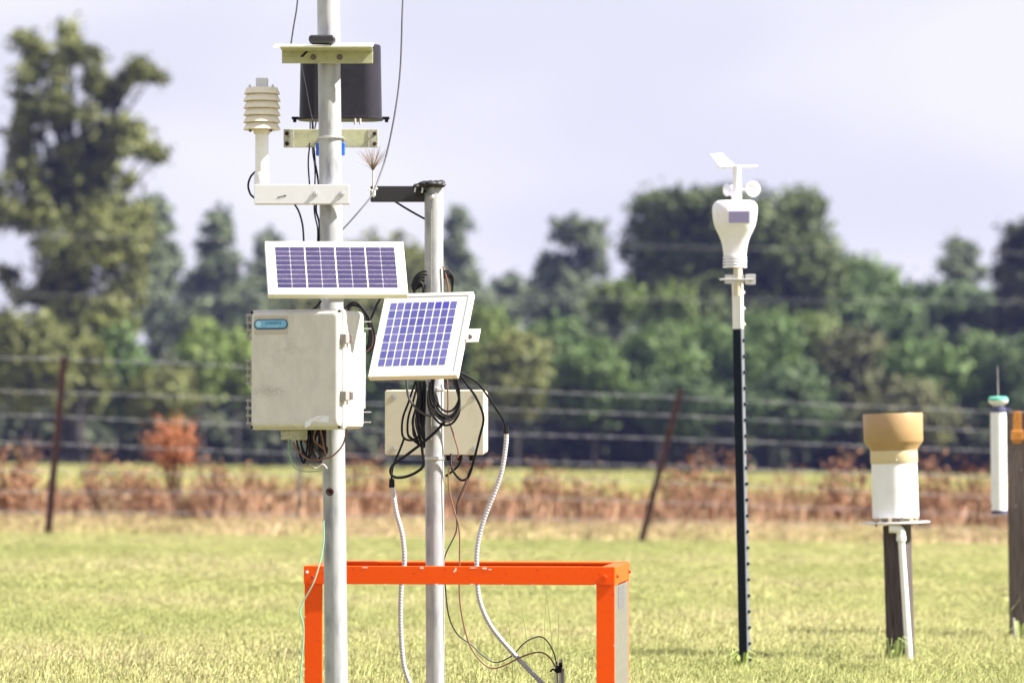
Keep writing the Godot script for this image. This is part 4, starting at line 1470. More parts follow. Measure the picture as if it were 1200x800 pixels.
# ------------------------------------------------------------------ orange frame
func orange_frame() -> void:
	var z := 10.36
	var bs := Basis(Vector3.UP, deg_to_rad(-6.3))
	var right := P(720.5, 664, z - 0.045)
	var w := 0.845
	var d := 0.49
	var gl := gy(right.x - 0.4)
	var top := right.y
	var h := top - gl
	var org := right + bs * Vector3(-w * 0.5, 0, -d * 0.5)
	org.y = gl
	var t := thing("orange_frame", "bright orange angle iron frame with chipped paint around the pole base", "frame", org, bs)
	var a := 0.049      # flange width
	var th := 0.005
	var hw := w * 0.5
	var hd := d * 0.5
	# top rails: an upright flange outside and a flat flange on top
	for s in [1.0, -1.0]:
		var b := MB.new()
		b.box(Vector3(0, h - a * 0.5, s * (hd - th * 0.5)), Vector3(w, a, th), 0.0012)
		b.box(Vector3(0, h - th * 0.5 - 0.0008, s * (hd - th - 0.018)), Vector3(w - 0.012, th, 0.035), 0.0012)
		var r := part("top_rail", b, M.orange, t)
		if s > 0:
			part("bolt", bolt(Vector3(hw - 0.026, h - a * 0.55, hd), 0.0058, 0.007), M.orange, r)
			part("bolt", bolt(Vector3(-hw + 0.009, h - a * 0.35, hd), 0.003, 0.004), M.chip, r)
			part("bolt", bolt(Vector3(-hw + 0.024, h - a * 0.62, hd), 0.003, 0.004), M.orange_dark, r)
			for q in [[-0.255, 0.0, 0.018, 0.004], [-0.10, 0.0, 0.012, 0.006], [0.04, 0.0, 0.022, 0.003], [0.07, -0.001, 0.015, 0.007], [0.085, -0.004, 0.012, 0.004], [-0.008, -0.005, 0.006, 0.012], [-0.012, -0.010, 0.004, 0.009],
					[-0.33, -0.040, 0.02, 0.005], [-0.06, -0.044, 0.012, 0.003], [0.036, -0.044, 0.012, 0.003], [0.20, -0.045, 0.004, 0.003], [0.12, -0.045, 0.006, 0.003], [-0.20, -0.045, 0.008, 0.002], [0.37, -0.044, 0.005, 0.003]]:
				b = MB.new()
				var poly := []
				for k in 7:
					var an := TAU * k / 7.0
					poly.append(Vector2(cos(an) * q[2], sin(an) * q[3]) * 0.5 * rng.randf_range(0.7, 1.2))
				b.prism(Vector3(q[0], h - 0.0042 + q[1], hd + 0.0002), poly, 0.0005)
				part("paint_chip", b, M.chip, r)
	for s in [1.0, -1.0]:
		var b := MB.new()
		b.box(Vector3(s * (hw - th * 0.5 + 0.0012), h - a * 0.5 - 0.0006, 0), Vector3(th, a - 0.001, d - 0.012), 0.0012)
		b.box(Vector3(s * (hw - th - 0.018), h - th * 0.5 - 0.0016, 0), Vector3(0.035, th, d - 0.10), 0.0012)
		var r := part("end_rail", b, M.orange, t)
		for zz in [hd - 0.05, -hd + 0.03]:
			part("bolt", bolt(Vector3(s * (hw + 0.0012), h - a * 0.55, zz), 0.0045, 0.006, Vector3(s, 0, 0)), M.orange_dark, r)
	# legs
	for q in [[1.0, 1.0], [-1.0, 1.0], [1.0, -1.0], [-1.0, -1.0]]:
		var b := MB.new()
		var fl := a if q[1] > 0 else 0.03
		b.box(Vector3(q[0] * (hw - fl * 0.5 - 0.001), (h - 0.002) * 0.5 - 0.03, q[1] * (hd - th - 0.0032)), Vector3(fl, h + 0.055, th), 0.0012)
		b.box(Vector3(q[0] * (hw - th * 0.5 - 0.0046), (h - 0.002) * 0.5 - 0.03, q[1] * (hd - th * 1.5 - 0.004 - 0.02)), Vector3(th, h + 0.055, 0.038), 0.0012)
		var leg := part("leg", b, M.orange, t)
		if q[1] > 0.0:
			for k in 4:
				b = MB.new()
				var poly := []
				for i in 6:
					poly.append(Vector2(cos(TAU * i / 6.0), sin(TAU * i / 6.0) * 1.6) * rng.randf_range(0.0007, 0.0022))
				var edge := true
				b.prism(Vector3(q[0] * (hw - 0.001 - (0.0015 if edge else rng.randf_range(0.006, 0.045))), rng.randf_range(0.02, h - 0.07), hd - th * 0.5 - 0.0030), poly, 0.0005)
				part("paint_chip", b, M.chip if k % 3 else M.orange_dark, leg)
	# grey side plate
	var sp := MB.new()
	sp.box(Vector3(hw - 0.0030, (h - a) * 0.5 - 0.02, 0.0), Vector3(0.0025, h - a + 0.03, d - 0.022), 0.0)
	var pl := part("side_plate", sp, M.plate, t)
	sp = MB.new()
	sp.box(Vector3(hw - 0.0014, h - a - 0.040, 0.01), Vector3(0.0008, 0.062, 0.20), 0.0)
	part("grey_patch", sp, M.stain, pl)


# ------------------------------------------------------------------ studded post with the weather sensor
func sensor_post() -> void:
	var z := 13.04
	var top := P(868.6, 330, z)
	var low := P(877.3, 783, z)
	var ax := (top - low).normalized()
	var yaw := Basis(Vector3.UP, deg_to_rad(-16.0))
	# local axes: x = the studded flange's normal (to the right), z towards the camera
	var xx := (Vector3.RIGHT - ax * ax.x).normalized()
	var bs := Basis(xx, ax, xx.cross(ax)) * Basis(Vector3.UP, deg_to_rad(-17.0))
	var t := thing("studded_post", "dark green studded steel post with white painted top", "post", low, bs)
	var h := low.distance_to(top)
	var split := h * (330.0 - 385.0 + 450.0) / 450.0
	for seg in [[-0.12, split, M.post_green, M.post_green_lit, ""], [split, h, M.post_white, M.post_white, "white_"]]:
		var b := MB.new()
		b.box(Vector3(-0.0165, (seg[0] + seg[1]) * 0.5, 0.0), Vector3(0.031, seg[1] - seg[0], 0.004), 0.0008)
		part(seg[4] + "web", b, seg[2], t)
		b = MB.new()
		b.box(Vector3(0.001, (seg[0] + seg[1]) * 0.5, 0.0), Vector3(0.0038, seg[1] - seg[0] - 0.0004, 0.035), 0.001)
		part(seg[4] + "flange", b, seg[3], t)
	var sb := MB.new()
	sb.box(Vector3.ZERO, Vector3(0.009, 0.011, 0.018), 0.003)
	var sm := sb.mesh()
	var y := 0.03
	while y < h - 0.02:
		var o := part("stud", sm, M.post_green if y < split else M.post_white, t)
		o.position = Vector3(0.007, y, 0.0)
		y += 0.0541
	sb = MB.new()
	sb.box(Vector3(-0.03, 0.0, 0.0), Vector3(0.012, 0.14, 0.003), 0.001, Basis(Vector3(0, 0, 1), 0.35))
	part("anchor_blade", sb, M.post_green, t)

	# the all-in-one sensor
	var zs := 13.0
	var c := P(861.5, 312, zs)
	var s := thing("weather_sensor", "white all in one weather sensor with wind vane and cups", "weather sensor", c)
	var yy := func(py: float) -> float: return PX(312 - py, zs)
	var prof := [[13.2, 300.5], [13.6, 296], [14.3, 290], [15.8, 283], [18.4, 276], [21.5, 270], [24.0, 264], [25.6, 256], [26.4, 248], [26.4, 244], [25.4, 239.5], [23.2, 236.6], [20.5, 235.4], [12.0, 235.0], [0.3, 234.6]]
	var rows := []
	for q in prof:
		var ring := PackedVector3Array()
		for j in 40:
			var a := TAU * j / 40.0
			var k := pow(pow(absf(cos(a)), 3.2) + pow(absf(sin(a)), 3.2), -1.0 / 3.2)
			ring.append(Vector3(cos(a) * k * PX(q[0], zs), yy.call(q[1]), sin(a) * k * PX(q[0] * 0.9, zs)))
		rows.append(ring)
	var b := MB.new()
	b.grid(rows, true)
	b.lathe(Vector3(0, yy.call(300.4), 0), [Vector2(0, 0), Vector2(PX(13.1, zs), 0), Vector2(PX(13.1, zs), 0.001)], 24)
	var body := part("body", b, M.sensor, s)
	b = MB.new()
	b.prism(Vector3(PX(3.5, zs), yy.call(255.5), PX(24.1, zs)), rrect(PX(24, zs), PX(13.5, zs), 0.002, 2), 0.006, 0.0006, Basis(Vector3.RIGHT, 0.10))
	part("solar_window", b, M.window, body)
	b = MB.new()
	b.prism(Vector3(PX(3.5, zs), yy.call(255.5), PX(23.6, zs)), rrect(PX(28, zs), PX(17, zs), 0.003, 2), 0.005, 0.0006, Basis(Vector3.RIGHT, 0.10))
	part("window_bezel", b, M.sensor, body)
	b = MB.new()
	b.lathe(Vector3.ZERO, [Vector2(PX(11, zs), yy.call(313)), Vector2(PX(11, zs), yy.call(300))], 24)
	for k in 4:
		var y0: float = yy.call(313.5 - k * 3.5)
		b.lathe(Vector3(0, y0, 0), [Vector2(PX(10.5, zs), 0), Vector2(PX(14.2, zs), 0), Vector2(PX(14.0, zs), 0.0056), Vector2(PX(10.5, zs), 0.0056)], 28)
	part("louvre_rings", b, M.sensor, s)
	b = MB.new()
	b.lathe(Vector3(PX(2.5, zs), 0, 0), [Vector2(PX(6.6, zs), yy.call(236)), Vector2(PX(6.2, zs), yy.call(226)), Vector2(PX(4.9, zs), yy.call(212)), Vector2(PX(4.7, zs), yy.call(200)), Vector2(PX(5.0, zs), yy.call(198)), Vector2(PX(5.0, zs), yy.call(194)), Vector2(0, yy.call(193.4))], 24)
	part("mast", b, M.sensor, s)
	# vane
	b = MB.new()
	b.tube(PackedVector3Array([Vector3(PX(-20, zs), yy.call(195.3), 0), Vector3(PX(27, zs), yy.call(194.8), 0)]), PX(2.0, zs), PX(1.4, zs), 10)
	b.prism(Vector3.ZERO, [Vector2(PX(-29.5, zs), yy.call(180.5)), Vector2(PX(-15.5, zs), yy.call(179.2)), Vector2(PX(1.5, zs), yy.call(194.6)), Vector2(PX(-18, zs), yy.call(195.6))], 0.0035, 0.0008, Basis(Vector3.UP, 0.12))
	part("wind_vane", b, M.sensor, s)
	for q in [[-9.3, 222, 7.2, -2.3, -0.02], [21.5, 221.3, 9.2, 0.35, 0.015], [0.0, 222, 7.5, 3.0, -0.05]]:
		b = MB.new()
		var cc := Vector3(PX(q[0], zs), yy.call(q[1]), q[4])
		var rr := PX(q[2], zs)
		var face := Basis(Vector3.UP, q[3]) * Basis(Vector3.RIGHT, PI / 2)
		var pr := []
		for k in 7:
			var a := PI * 0.5 * k / 6.0
			pr.append(Vector2(rr * sin(a), -rr * 0.8 * cos(a)))
		for k in range(6, -1, -1):
			var a := PI * 0.5 * k / 6.0
			pr.append(Vector2(rr * 0.9 * sin(a), -rr * 0.7 * cos(a)))
		b.lathe(cc, pr, 24, face)
		var cup := part("cup", b, M.sensor, s)
		b = MB.new()
		b.tube(PackedVector3Array([Vector3(PX(2.5, zs), yy.call(222), 0), cc + (Vector3(PX(2.5, zs), yy.call(222), 0) - cc).normalized() * rr * 0.75]), 0.0035, 0.003, 8)
		part("cup_arm", b, M.sensor, cup)
	# mounting tube and clamp
	b = MB.new()
	b.lathe(Vector3(PX(3.0, zs), 0, 0.022), [Vector2(0, yy.call(347)), Vector2(PX(5.2, zs), yy.call(347)), Vector2(PX(5.2, zs), yy.call(302)), Vector2(0, yy.call(302))], 24)
	part("mounting_tube", b, M.tan_tube, s)
	b = MB.new()
	b.prism(Vector3(PX(-1.5, zs), yy.call(327.5), 0.030), rrect(PX(22, zs), PX(10.5, zs), 0.003, 2), 0.006, 0.001)
	b.prism(Vector3(PX(18, zs), yy.call(327.5), 0.005), rrect(PX(12, zs), PX(12, zs), 0.003, 2), 0.006, 0.001)
	var cl := part("clamp", b, M.steel, s)
	b = MB.new()
	b.tube(PackedVector3Array([Vector3(PX(-18.5, zs), yy.call(328), 0.037), Vector3(PX(21, zs), yy.call(328), 0.037)]), 0.0036, 0.0036, 8)
	part("clamp_bolt", b, M.steel, cl)
	b = MB.new()
	b.box(Vector3(PX(18, zs), yy.call(328), 0.010), Vector3(0.009, 0.009, 0.006), 0.001)
	part("nut", b, M.dark_steel, cl)


# ------------------------------------------------------------------ rain gauge
func rain_gauge() -> void:
	var z := 13.55
	var lowp := foot(1055.5, z)
	lowp.y = P(1055.5, 776, z).y
	var topp := P(1051.5, 614.5, z)
	var ax := (topp - lowp).normalized()
	var xx := (Vector3.RIGHT - ax * ax.x).normalized()
	var tilt := Basis(xx, ax, xx.cross(ax))
	var bs := tilt * Basis(Vector3.UP, deg_to_rad(-22.0))
	var h := lowp.distance_to(topp)
	var t := thing("wooden_post", "short dark wooden post under the rain gauge", "post", lowp, bs)
	var b := MB.new()
	b.box(Vector3(0, h * 0.5 - 0.06, 0), Vector3(0.081, h + 0.115, 0.081), 0.003)
	part("timber", b, M.wood_dark, t)

	var org := P(1050.3, 612.8, z)
	var g := thing("rain_gauge", "tipping rain gauge with brass funnel top and white cylinder", "rain gauge", org, tilt)
	var y := func(py: float) -> float: return PX(612.8 - py, z)
	b = MB.new()
	b.lathe(Vector3(0, 0, 0), [Vector2(PX(27.7, z), y.call(528)), Vector2(PX(28.0, z), y.call(526)), Vector2(PX(33.6, z), y.call(519.0)), Vector2(PX(34.6, z), y.call(517)), Vector2(PX(34.9, z), y.call(485.5)), Vector2(PX(34.4, z), y.call(484.5)), Vector2(PX(33.6, z), y.call(484.8)), Vector2(PX(33.2, z), y.call(510)), Vector2(PX(3, z), y.call(526))], 64)
	part("funnel", b, M.brass, g)
	b = MB.new()
	b.lathe(Vector3.ZERO, [Vector2(PX(27.0, z), y.call(543)), Vector2(PX(27.7, z), y.call(542)), Vector2(PX(27.5, z), y.call(527))], 64)
	var ring := part("collar", b, M.brass_pale, g)
	part("screw", bolt(Vector3(0, y.call(539), PX(27.3, z)), 0.003, 0.004), M.steel, ring)
	b = MB.new()
	b.lathe(Vector3.ZERO, [Vector2(PX(24, z), y.call(606.4)), Vector2(PX(27.1, z), y.call(606.4)), Vector2(PX(26.7, z), y.call(543)), Vector2(PX(24, z), y.call(543))], 64)
	part("cylinder", b, M.white, g)
	b = MB.new()
	b.lathe(Vector3.ZERO, [Vector2(0, y.call(613.0)), Vector2(PX(39.5, z), y.call(613.0)), Vector2(PX(40, z), y.call(612.2)), Vector2(PX(39.5, z), y.call(611.2)), Vector2(0, y.call(611.2))], 48)
	part("base_plate", b, M.alu, g)
	b = MB.new()
	b.lathe(Vector3.ZERO, [Vector2(PX(17, z), y.call(611.2)), Vector2(PX(17, z), y.call(604)), Vector2(0, y.call(604))], 32)
	part("tipping_base", b, M.brass_pale, g)
	for q in [[-23, 0.02], [-9, 0.07], [4, 0.076], [16, 0.062], [24, 0.01]]:
		b = MB.new()
		b.box(Vector3(PX(q[0], z), y.call(608.3), q[1]), Vector3(0.012, PX(5.6, z), 0.010), 0.001)
		part("foot", b, M.dark_steel if absf(q[0] - 4.0) < 1.0 else M.brass_pale, g)
	for x in [-24.0, 27.0]:
		b = MB.new()
		b.lathe(Vector3(PX(x, z), y.call(616), 0.03), [Vector2(0, 0), Vector2(0.004, 0), Vector2(0.004, 0.012), Vector2(0.007, 0.012), Vector2(0.007, 0.018), Vector2(0, 0.018)], 10)
		part("levelling_screw", b, M.dark_steel, g)

	# white plastic drain pipe with an elbow
	var zp := 13.455
	var at := P(1066.5, 778, zp + 0.02)
	var p := thing("drain_pipe", "white plastic drain pipe with elbow leaning on the gauge post", "pipe", at)
	b = MB.new()
	b.o = at
	b.tube(PackedVector3Array([P(1066.2, 777, zp), P(1056.3, 628, zp)]), PX(4.4, zp), PX(3.9, zp), 20)
	part("pipe", b, M.pvc, p)
	b = MB.new()
	b.o = at
	b.tube(smooth(pix([[1056.6, 632.0], [1055.8, 622.5], [1051.5, 619.7], [1042.5, 619.5]], zp), 6), PX(5.2, zp), PX(4.9, zp), 20)
	b.lathe(P(1056.6, 632, zp), [Vector2(PX(4.6, zp), -0.006), Vector2(PX(5.6, zp), -0.005), Vector2(PX(5.6, zp), 0.012), Vector2(PX(5.0, zp), 0.014)], 20)
	part("elbow", b, M.pvc, p)


# ------------------------------------------------------------------ post at the right edge
func right_post() -> void:
	var z := 15.3
	var lowp := P(1202.0, 752, z)
	var topp := P(1199.5, 481, z)
	var ax := (topp - lowp).normalized()
	var xx := (Vector3.RIGHT - ax * ax.x).normalized()
	var tilt := Basis(xx, ax, xx.cross(ax))
	var h := lowp.distance_to(topp)
	var t := thing("wooden_post", "weathered grey wooden post at the right edge of the picture", "post", lowp, tilt * Basis(Vector3.UP, deg_to_rad(-8.0)))
	var b := MB.new()
	b.box(Vector3(0, h * 0.5 - 0.06, 0), Vector3(0.125, h + 0.115, 0.125), 0.006)
	part("timber", b, M.wood_grey, t)
	for q in [[-0.052, 0.735], [-0.028, 0.93]]:
		b = MB.new()
		b.lathe(Vector3(q[0] + 0.02, q[1] * h / 1.0 * 0.8, 0.0622), [Vector2(0.005, 0), Vector2(0.005, 0.002), Vector2(0, 0.003)], 10, Basis(Vector3.RIGHT, PI / 2))
		part("nail", b, M.dark_steel, t)
	# yellow bracket at the top
	var zf := z - 0.075
	var at := P(1192.5, 501, zf)
	b = MB.new()
	b.prism(Vector3.ZERO, rrect(PX(9.5, zf), PX(38, zf), 0.008, 3), 0.02, 0.002)
	b.box(Vector3(0, PX(-9, zf), 0.004), Vector3(PX(14.5, zf), PX(12.5, zf), 0.018), 0.004)
	var br := thing("yellow_clip", "rusty yellow insulator clip nailed to the right wooden post top", "clip", at)
	part("body", b, M.yellow, br)
	for yy in [10.0, -9.0]:
		b = MB.new()
		b.lathe(Vector3(0, PX(yy, zf), 0.0102 if yy > 0.0 else 0.0131), [Vector2(0.0022, 0), Vector2(0.0022, 0.0015), Vector2(0, 0.0015)], 12, Basis(Vector3.RIGHT, PI / 2))
		part("nail_head", b, M.rust, br)

	# logger tube beside the post
	var zt := 15.2
	var lo := P(1171.5, 600, zt)
	var u := thing("logger_tube", "tall white logger tube with green cap strapped left of right post", "instrument", lo, tilt)
	var y := func(py: float) -> float: return PX(600 - py, zt)
	b = MB.new()
	b.lathe(Vector3.ZERO, [Vector2(PX(9.3, zt), y.call(598)), Vector2(PX(9.3, zt), y.call(482)), Vector2(0, y.call(482))], 36)
	part("tube", b, M.white, u)
	b = MB.new()
	b.lathe(Vector3.ZERO, [Vector2(0, y.call(602)), Vector2(PX(9.6, zt), y.call(602)), Vector2(PX(9.6, zt), y.call(598)), Vector2(0, y.call(598))], 36)
	part("bottom_cap", b, M.navy_cap, u)
	b = MB.new()
	b.lathe(Vector3.ZERO, [Vector2(0, y.call(483)), Vector2(PX(9.8, zt), y.call(483)), Vector2(PX(9.8, zt), y.call(479)), Vector2(PX(6, zt), y.call(476.5)), Vector2(0, y.call(476.5))], 36)
	b.box(Vector3(PX(9, zt), y.call(480.5), 0), Vector3(PX(10, zt), PX(4, zt), 0.03), 0.002)
	part("top_cap", b, M.navy_cap, u)
	b = MB.new()
	b.lathe(Vector3.ZERO, [Vector2(PX(5, zt), y.call(476.6)), Vector2(PX(7, zt), y.call(475)), Vector2(PX(11.4, zt), y.call(471.5)), Vector2(PX(11.8, zt), y.call(469.4)), Vector2(0, y.call(469.4))], 36)
	part("antenna_base", b, M.white, u)
	b = MB.new()
	b.lathe(Vector3.ZERO, [Vector2(PX(11.8, zt), y.call(469.3)), Vector2(PX(11.4, zt), y.call(466.2)), Vector2(PX(9, zt), y.call(464.8)), Vector2(0, y.call(464.4))], 36)
	part("green_cap", b, M.aqua, u)
	b = MB.new()
	b.tube(PackedVector3Array([Vector3(0, y.call(465), 0), Vector3(PX(-0.5, zt), y.call(429), 0)]), 0.0022, 0.0012, 8)
	part("antenna", b, M.pale_cable, u)
	for q in [[486.0, -9.5], [593, -9.3], [526, 9.3]]:
		b = MB.new()
		b.box(Vector3(PX(q[1], zt), y.call(q[0]), 0.0), Vector3(0.008, 0.012, 0.01), 0.001)
		part("strap_screw", b, M.dark_steel, u)
	b = MB.new()
	var st := P(1190.5, 766, 15.0)
	b.o = st
	b.tube(PackedVector3Array([P(1191.5, 768, 15.0), P(1188.3, 724, 15.0)]), PX(1.6, 15.0), PX(1.4, 15.0), 8)
	solo("plant_stake", b, M.pale_cable, "thin pale stake standing before the right wooden post", "stake", st)


# ------------------------------------------------------------------ cables
func cable(called: String, label: String, list: Array, z: float, r_px: float, m: Material, z2 := -1.0) -> void:
	var pts := pix(list, z, z2)
	var at: Vector3 = pts[0]
	solo(called, wire(pts, PX(r_px, z), at), m, label, "cable", at)

func coil(label: String, loops: Array, z: float) -> void:      # each loop: [points, radius px, material, dz]
	var at := P(loops[0][0][0][0], loops[0][0][0][1], z)
	var t := thing("cable_coil", label, "cable coil", at)
	for l in loops:
		part("cable", wire(pix(l[0], z + l[3]), PX(l[1], z), at), l[2], t)

func shifted(list: Array, dx: float, dy: float, sx := 1.0, sy := 1.0) -> Array:
	var cx: float = list[0][0]
	var cy: float = list[0][1]
	var out := []
	for q in list:
		out.append([cx + (q[0] - cx) * sx + dx, cy + (q[1] - cy) * sy + dy])
	return out

func wires_everywhere() -> void:
	var K: Material = M.black
	cable("thin_cable", "thin grey cable rising out of the picture above the angle bracket", [[350, -30], [348, 5], [344, 30], [340, 56]], 10.15, 0.9, M.grey_cable)
	cable("aerial_cable", "long grey cable curving from the picture top to the arm and pole", [[474, -30], [471.5, 10], [469, 80], [463, 130], [453, 180], [444, 208], [436, 228], [421, 247], [400, 270], [380, 286]], 10.55, 1.0, M.grey_cable, 10.2)
	cable("sensor_cable", "short black cable looping at the foot of the shield stem", [[299, 201], [293.5, 207], [290.5, 217], [293, 227], [298, 232]], 10.03, 1.2, K)
	cable("sensor_cable", "black cable hanging from the white arm left of the pole", [[344, 238], [350, 248], [354.5, 265], [356, 290]], 10.03, 1.1, K)
	cable("sensor_cable", "leftmost black cable hanging from the dark housing", [[363.5, 140], [363, 165], [361, 190], [362.5, 216]], 10.16, 0.9, K, 10.06)
	cable("sensor_cable", "middle black cable hanging from the dark housing", [[366, 140], [367, 165], [369, 190], [373, 217], [370, 245], [374, 262], [373, 290]], 10.16, 1.2, K, 10.07)
	cable("sensor_cable", "right black cable beside the pole below the dark housing", [[371, 139], [368, 155], [366, 175], [369, 200], [368, 245], [372, 268], [371.5, 290]], 10.16, 0.9, K, 10.05)
	cable("thin_cable", "pale thread crossing the left of the dark housing", [[353, 76], [358, 100], [362, 122], [366, 141]], 10.13, 0.4, M.grey_cable)
	cable("sensor_cable", "black cable slanting from the black arm to the shorter pole", [[463, 236], [474, 243], [486, 250], [499, 257]], 10.62, 1.2, K)
	cable("sensor_cable", "black cable slanting between upper and lower solar panels", [[447, 347], [441, 358], [436, 370], [430, 380]], 10.25, 1.4, K)
	cable("sensor_cable", "short black cable end left of the pole above the enclosure", [[376, 352], [372, 358], [366, 363]], 10.02, 1.5, K)

	# coil at the right shoulder of the enclosure
	var loops := []
	for k in 5:
		loops.append([[[404 + k, 362 + k * 0.6], [411, 355 + k * 0.8], [420 + k * 0.4, 356 + k], [431 - k * 0.6, 370], [438 - k * 1.3, 388], [438 - k * 1.8, 404], [431 - k, 414 - k * 2]], 1.2, M.brown_cable if k == 1 else K, 0.02 * (k % 3)])
	coil("dark cable coil over the right shoulder of the enclosure", loops, 10.0)
	# tangle under the enclosure
	loops = []
	for k in 13:
		var x := 352.0 + k * 2.2
		loops.append([[[x, 503], [x + rng.randf_range(-6, 2), 518 + rng.randf_range(-4, 4)], [x + rng.randf_range(-2, 10), 528 + rng.randf_range(-3, 14)], [minf(381, x + rng.randf_range(2, 14)), 525 + rng.randf_range(-8, 10)], [minf(381, x + rng.randf_range(4, 12)), 503]], rng.randf_range(0.9, 1.5), [K, K, K, M.brown_cable, M.grey_cable][k % 5], rng.randf_range(-0.03, 0.03)])
	coil("tangle of black and brown wires hanging under the enclosure", loops, 9.97)
	cable("sensor_cable", "grey cable looping in front of the pole from the enclosure corner", [[405, 498], [406, 504], [401.5, 521], [391, 533], [381, 537], [364, 539], [350, 529], [343, 518]], 9.95, 1.0, M.brown_cable)
	cable("thin_cable", "thin pale green wire drooping below the conduit fitting", [[338, 516], [339, 532], [344, 546], [355, 552], [370, 552], [378, 550]], 9.97, 0.7, M.green_cable)
	cable("thin_cable", "white wire end bent under the enclosure tangle", [[362, 544], [370, 549], [378, 544], [383, 549]], 9.98, 0.9, M.pale_cable)
	cable("thin_cable", "thin green wire hanging left of the taller pole to the ground", [[379, 610, 10.03], [378.5, 640, 10.02], [369, 678, 10.0], [355, 705, 10.0], [351.5, 717, 10.0], [355.5, 735, 10.0], [354, 765, 10.0], [351, 800, 10.0], [347, 850, 10.0]], 10.0, 0.8, M.green_cable)

	# behind and under the lower panel
	loops = []
	for k in 4:
		loops.append([[[482 + k, 336 + k * 3], [486 + k, 325 + k * 2], [493, 319 + k * 3], [500, 318 + k * 4]], 1.1, K, 0.02 * k])
		loops.append([[[497 - k, 344], [495 + k, 334], [490 - k, 330 + k * 3], [484, 345]], 1.1, K, 0.015 * k])
		loops.append([[[519, 318 + k * 3], [526 - k, 318 + k * 2], [531 - k, 327], [529 + k * 0.5, 345]], 1.1, K, 0.02 * k])
	coil("black cable loops showing above the lower solar panel", loops, 10.58)
	cable("sensor_cable", "single brown cable dropping right of the shorter pole above lower panel", [[519, 312], [523, 325], [526, 345], [527, 372]], 10.6, 1.2, M.brown_cable)

	loops = []
	var left := [[487, 446], [479, 470], [471.5, 492], [473, 513], [489, 513], [495, 489], [497, 446]]
	for k in 3:
		loops.append([shifted(left, k * 3.0, k * 2.0, 1.0 - k * 0.22, 1.0 - k * 0.05), 1.3, K, 0.012 * k])
	for k in 7:
		loops.append([[[488 + k * 1.6, 446], [490 + k * 1.2, 470], [486 + k * 2.0 + rng.randf_range(-4, 2), 495], [495 + rng.randf_range(-4, 3), 515 + rng.randf_range(-4, 8)]], 1.5, K, 0.012 * (k % 3)])
	loops.append([[[476, 444], [479, 466], [492, 482], [506, 487], [513, 477], [510, 461], [503, 446]], 1.4, M.grey_cable, -0.02])
	loops.append([[[478, 510], [490, 520], [497, 523], [494, 500]], 1.4, K, 0.0])
	coil("large tangle of black cables hanging left of the shorter pole", loops, 10.56)
	loops = []
	var u := [[506, 444], [504, 472], [516, 492], [530, 494], [540, 480], [539, 460], [533, 444]]
	for k in 6:
		loops.append([shifted(u, k * 1.1 - 2.0, -k * 2.2 + 3.0, 1.0 - k * 0.035, 1.0 - (k % 3) * 0.05), 1.35, M.grey_cable if k == 1 or k == 4 else K, -0.012 * (k % 3)])
	coil("black cable coil hanging in a U right of the shorter pole", loops, 10.555)
	cable("sensor_cable", "thick black cable making a wide loop left of the shorter pole", [[521, 494], [509, 507], [496, 518], [475, 534], [461, 544], [457.5, 553], [463, 559], [475, 558.5], [488, 553], [496, 545], [495, 530], [493, 515]], 10.55, 1.7, K)
	cable("sensor_cable", "thin black cable dropping into the left conduit", [[474, 512], [468, 528], [461, 544], [459, 556], [459, 568]], 10.57, 1.3, K)
	cable("sensor_cable", "black cable arching from lower panel to the right conduit", [[538, 436], [548, 441], [560, 449], [570, 462], [582, 480], [590, 493], [592.5, 506]], 10.5, 1.4, K, 10.6)
	cable("sensor_cable", "long black cable looping down past the junction box right side", [[537, 437], [546, 449], [558, 466], [566.6, 489], [562, 512], [555, 540], [549, 558], [541, 562.5], [533, 555], [528.5, 545], [528.5, 532]], 10.55, 1.5, K, 10.7)
	cable("sensor_cable", "short black cable curling below the junction box glands", [[541, 533], [538, 544], [530, 552], [522, 558]], 10.73, 1.4, K)
	cable("brown_wire", "brown wire running from lower panel down to the ground stake", [[524, 444], [525, 470], [525, 489], [531, 508], [537, 530], [533, 541], [526, 551], [526, 572], [531, 594], [538, 620], [538.5, 660], [538.5, 699], [543, 730], [551, 757], [564, 775], [577, 783], [594, 778], [612, 769], [631, 764], [643, 769], [652, 783]], 10.6, 0.9, M.brown_cable)
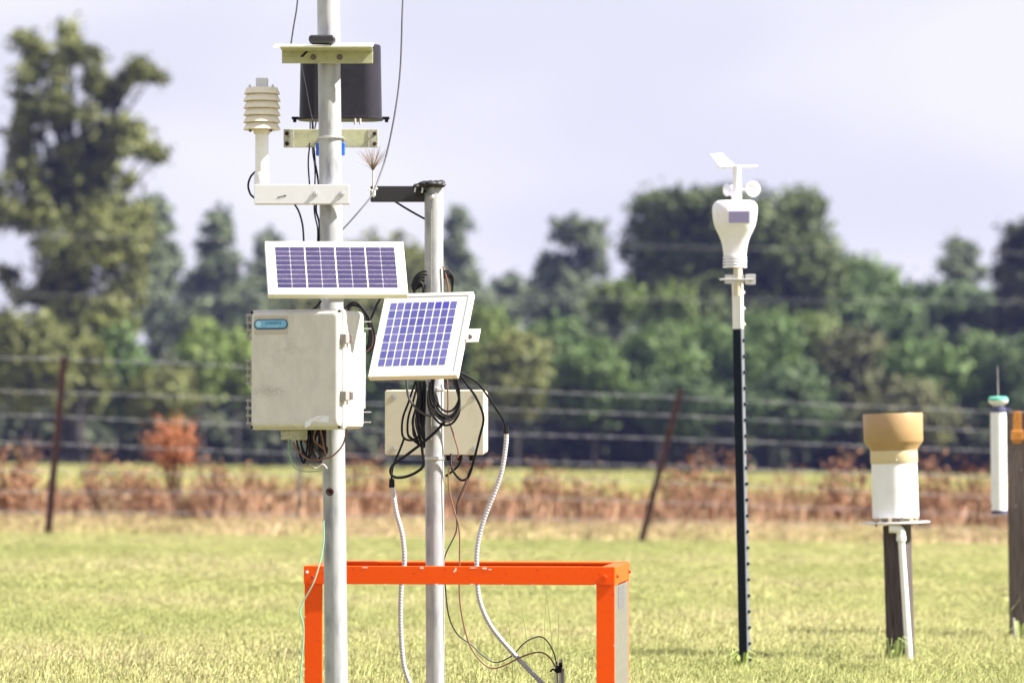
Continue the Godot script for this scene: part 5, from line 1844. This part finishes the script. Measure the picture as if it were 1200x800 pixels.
	cable("thin_cable", "thin dark wire wandering down behind the orange rail to the stake", [[551, 548], [545, 566], [536, 588], [535, 605], [534, 624], [520.5, 655], [522, 690], [526, 722], [536, 743], [552, 755], [566, 768], [581, 776], [600, 768], [616, 752], [634.6, 746], [647, 760], [653, 780]], 10.64, 0.8, M.grey_cable)
	cable("thin_cable", "second thin brown wire beside the junction box going down", [[551, 548], [549, 562], [541, 580], [534, 596]], 10.68, 0.8, M.brown_cable)

	# metal conduits
	for q in [
		["ribbed flexible metal conduit descending left of the shorter pole", [[459, 566], [460, 572], [464, 599], [471.5, 628], [473.8, 660], [470, 690], [469.5, 735], [473, 778], [482, 806], [492, 835]], 10.57],
		["ribbed flexible metal conduit swinging right of the shorter pole", [[592.8, 503], [593, 520], [586, 559], [567, 609], [559.5, 640], [558.8, 670], [561, 699], [569, 722], [582, 743], [609.5, 774], [636, 801], [665, 832]], 10.62]]:
		var pts := pix(q[1], q[2])
		var at: Vector3 = pts[0]
		var t := thing("flexible_conduit", q[0], "conduit", at)
		part("hose", ribbed(pts, PX(3.0, q[2]), at), M.conduit, t)
		var b := MB.new()
		b.tube(PackedVector3Array([Vector3(0, 0.012, 0), Vector3(0, -0.012, 0)]), PX(3.0, q[2]), PX(3.6, q[2]), 12)
		part("sleeve", b, M.black, t)

	# stake with wire clamps
	var zs := 10.7
	var at := foot(655, zs)
	var s := thing("ground_stake", "small grounding stake with dark clamps below the orange frame", "stake", at)
	var b := MB.new()
	b.o = at
	for q in [[652, 775, 2.0], [657, 772, 2.4], [660, 783, 1.6]]:
		b.tube(PackedVector3Array([P(q[0] + 1.0, 835, zs), P(q[0], q[1], zs)]), PX(q[2], zs), PX(q[2] * 0.9, zs), 8)
	part("rod", b, M.steel, s)
	b = MB.new()
	b.box(P(654, 784, zs - 0.01) - at, Vector3(0.018, 0.020, 0.02), 0.003)
	b.box(P(657, 779, zs - 0.01) - at, Vector3(0.010, 0.014, 0.02), 0.003, Basis(Vector3(0, 0, 1), 0.4))
	part("clamp", b, M.black, s)
	b = MB.new()
	b.o = at
	b.tube(smooth(pix([[645, 787], [648, 784], [652, 789], [651, 806]], zs), 5), PX(1.2, zs), PX(1.0, zs), 8)
	part("wire_end", b, M.black, s)
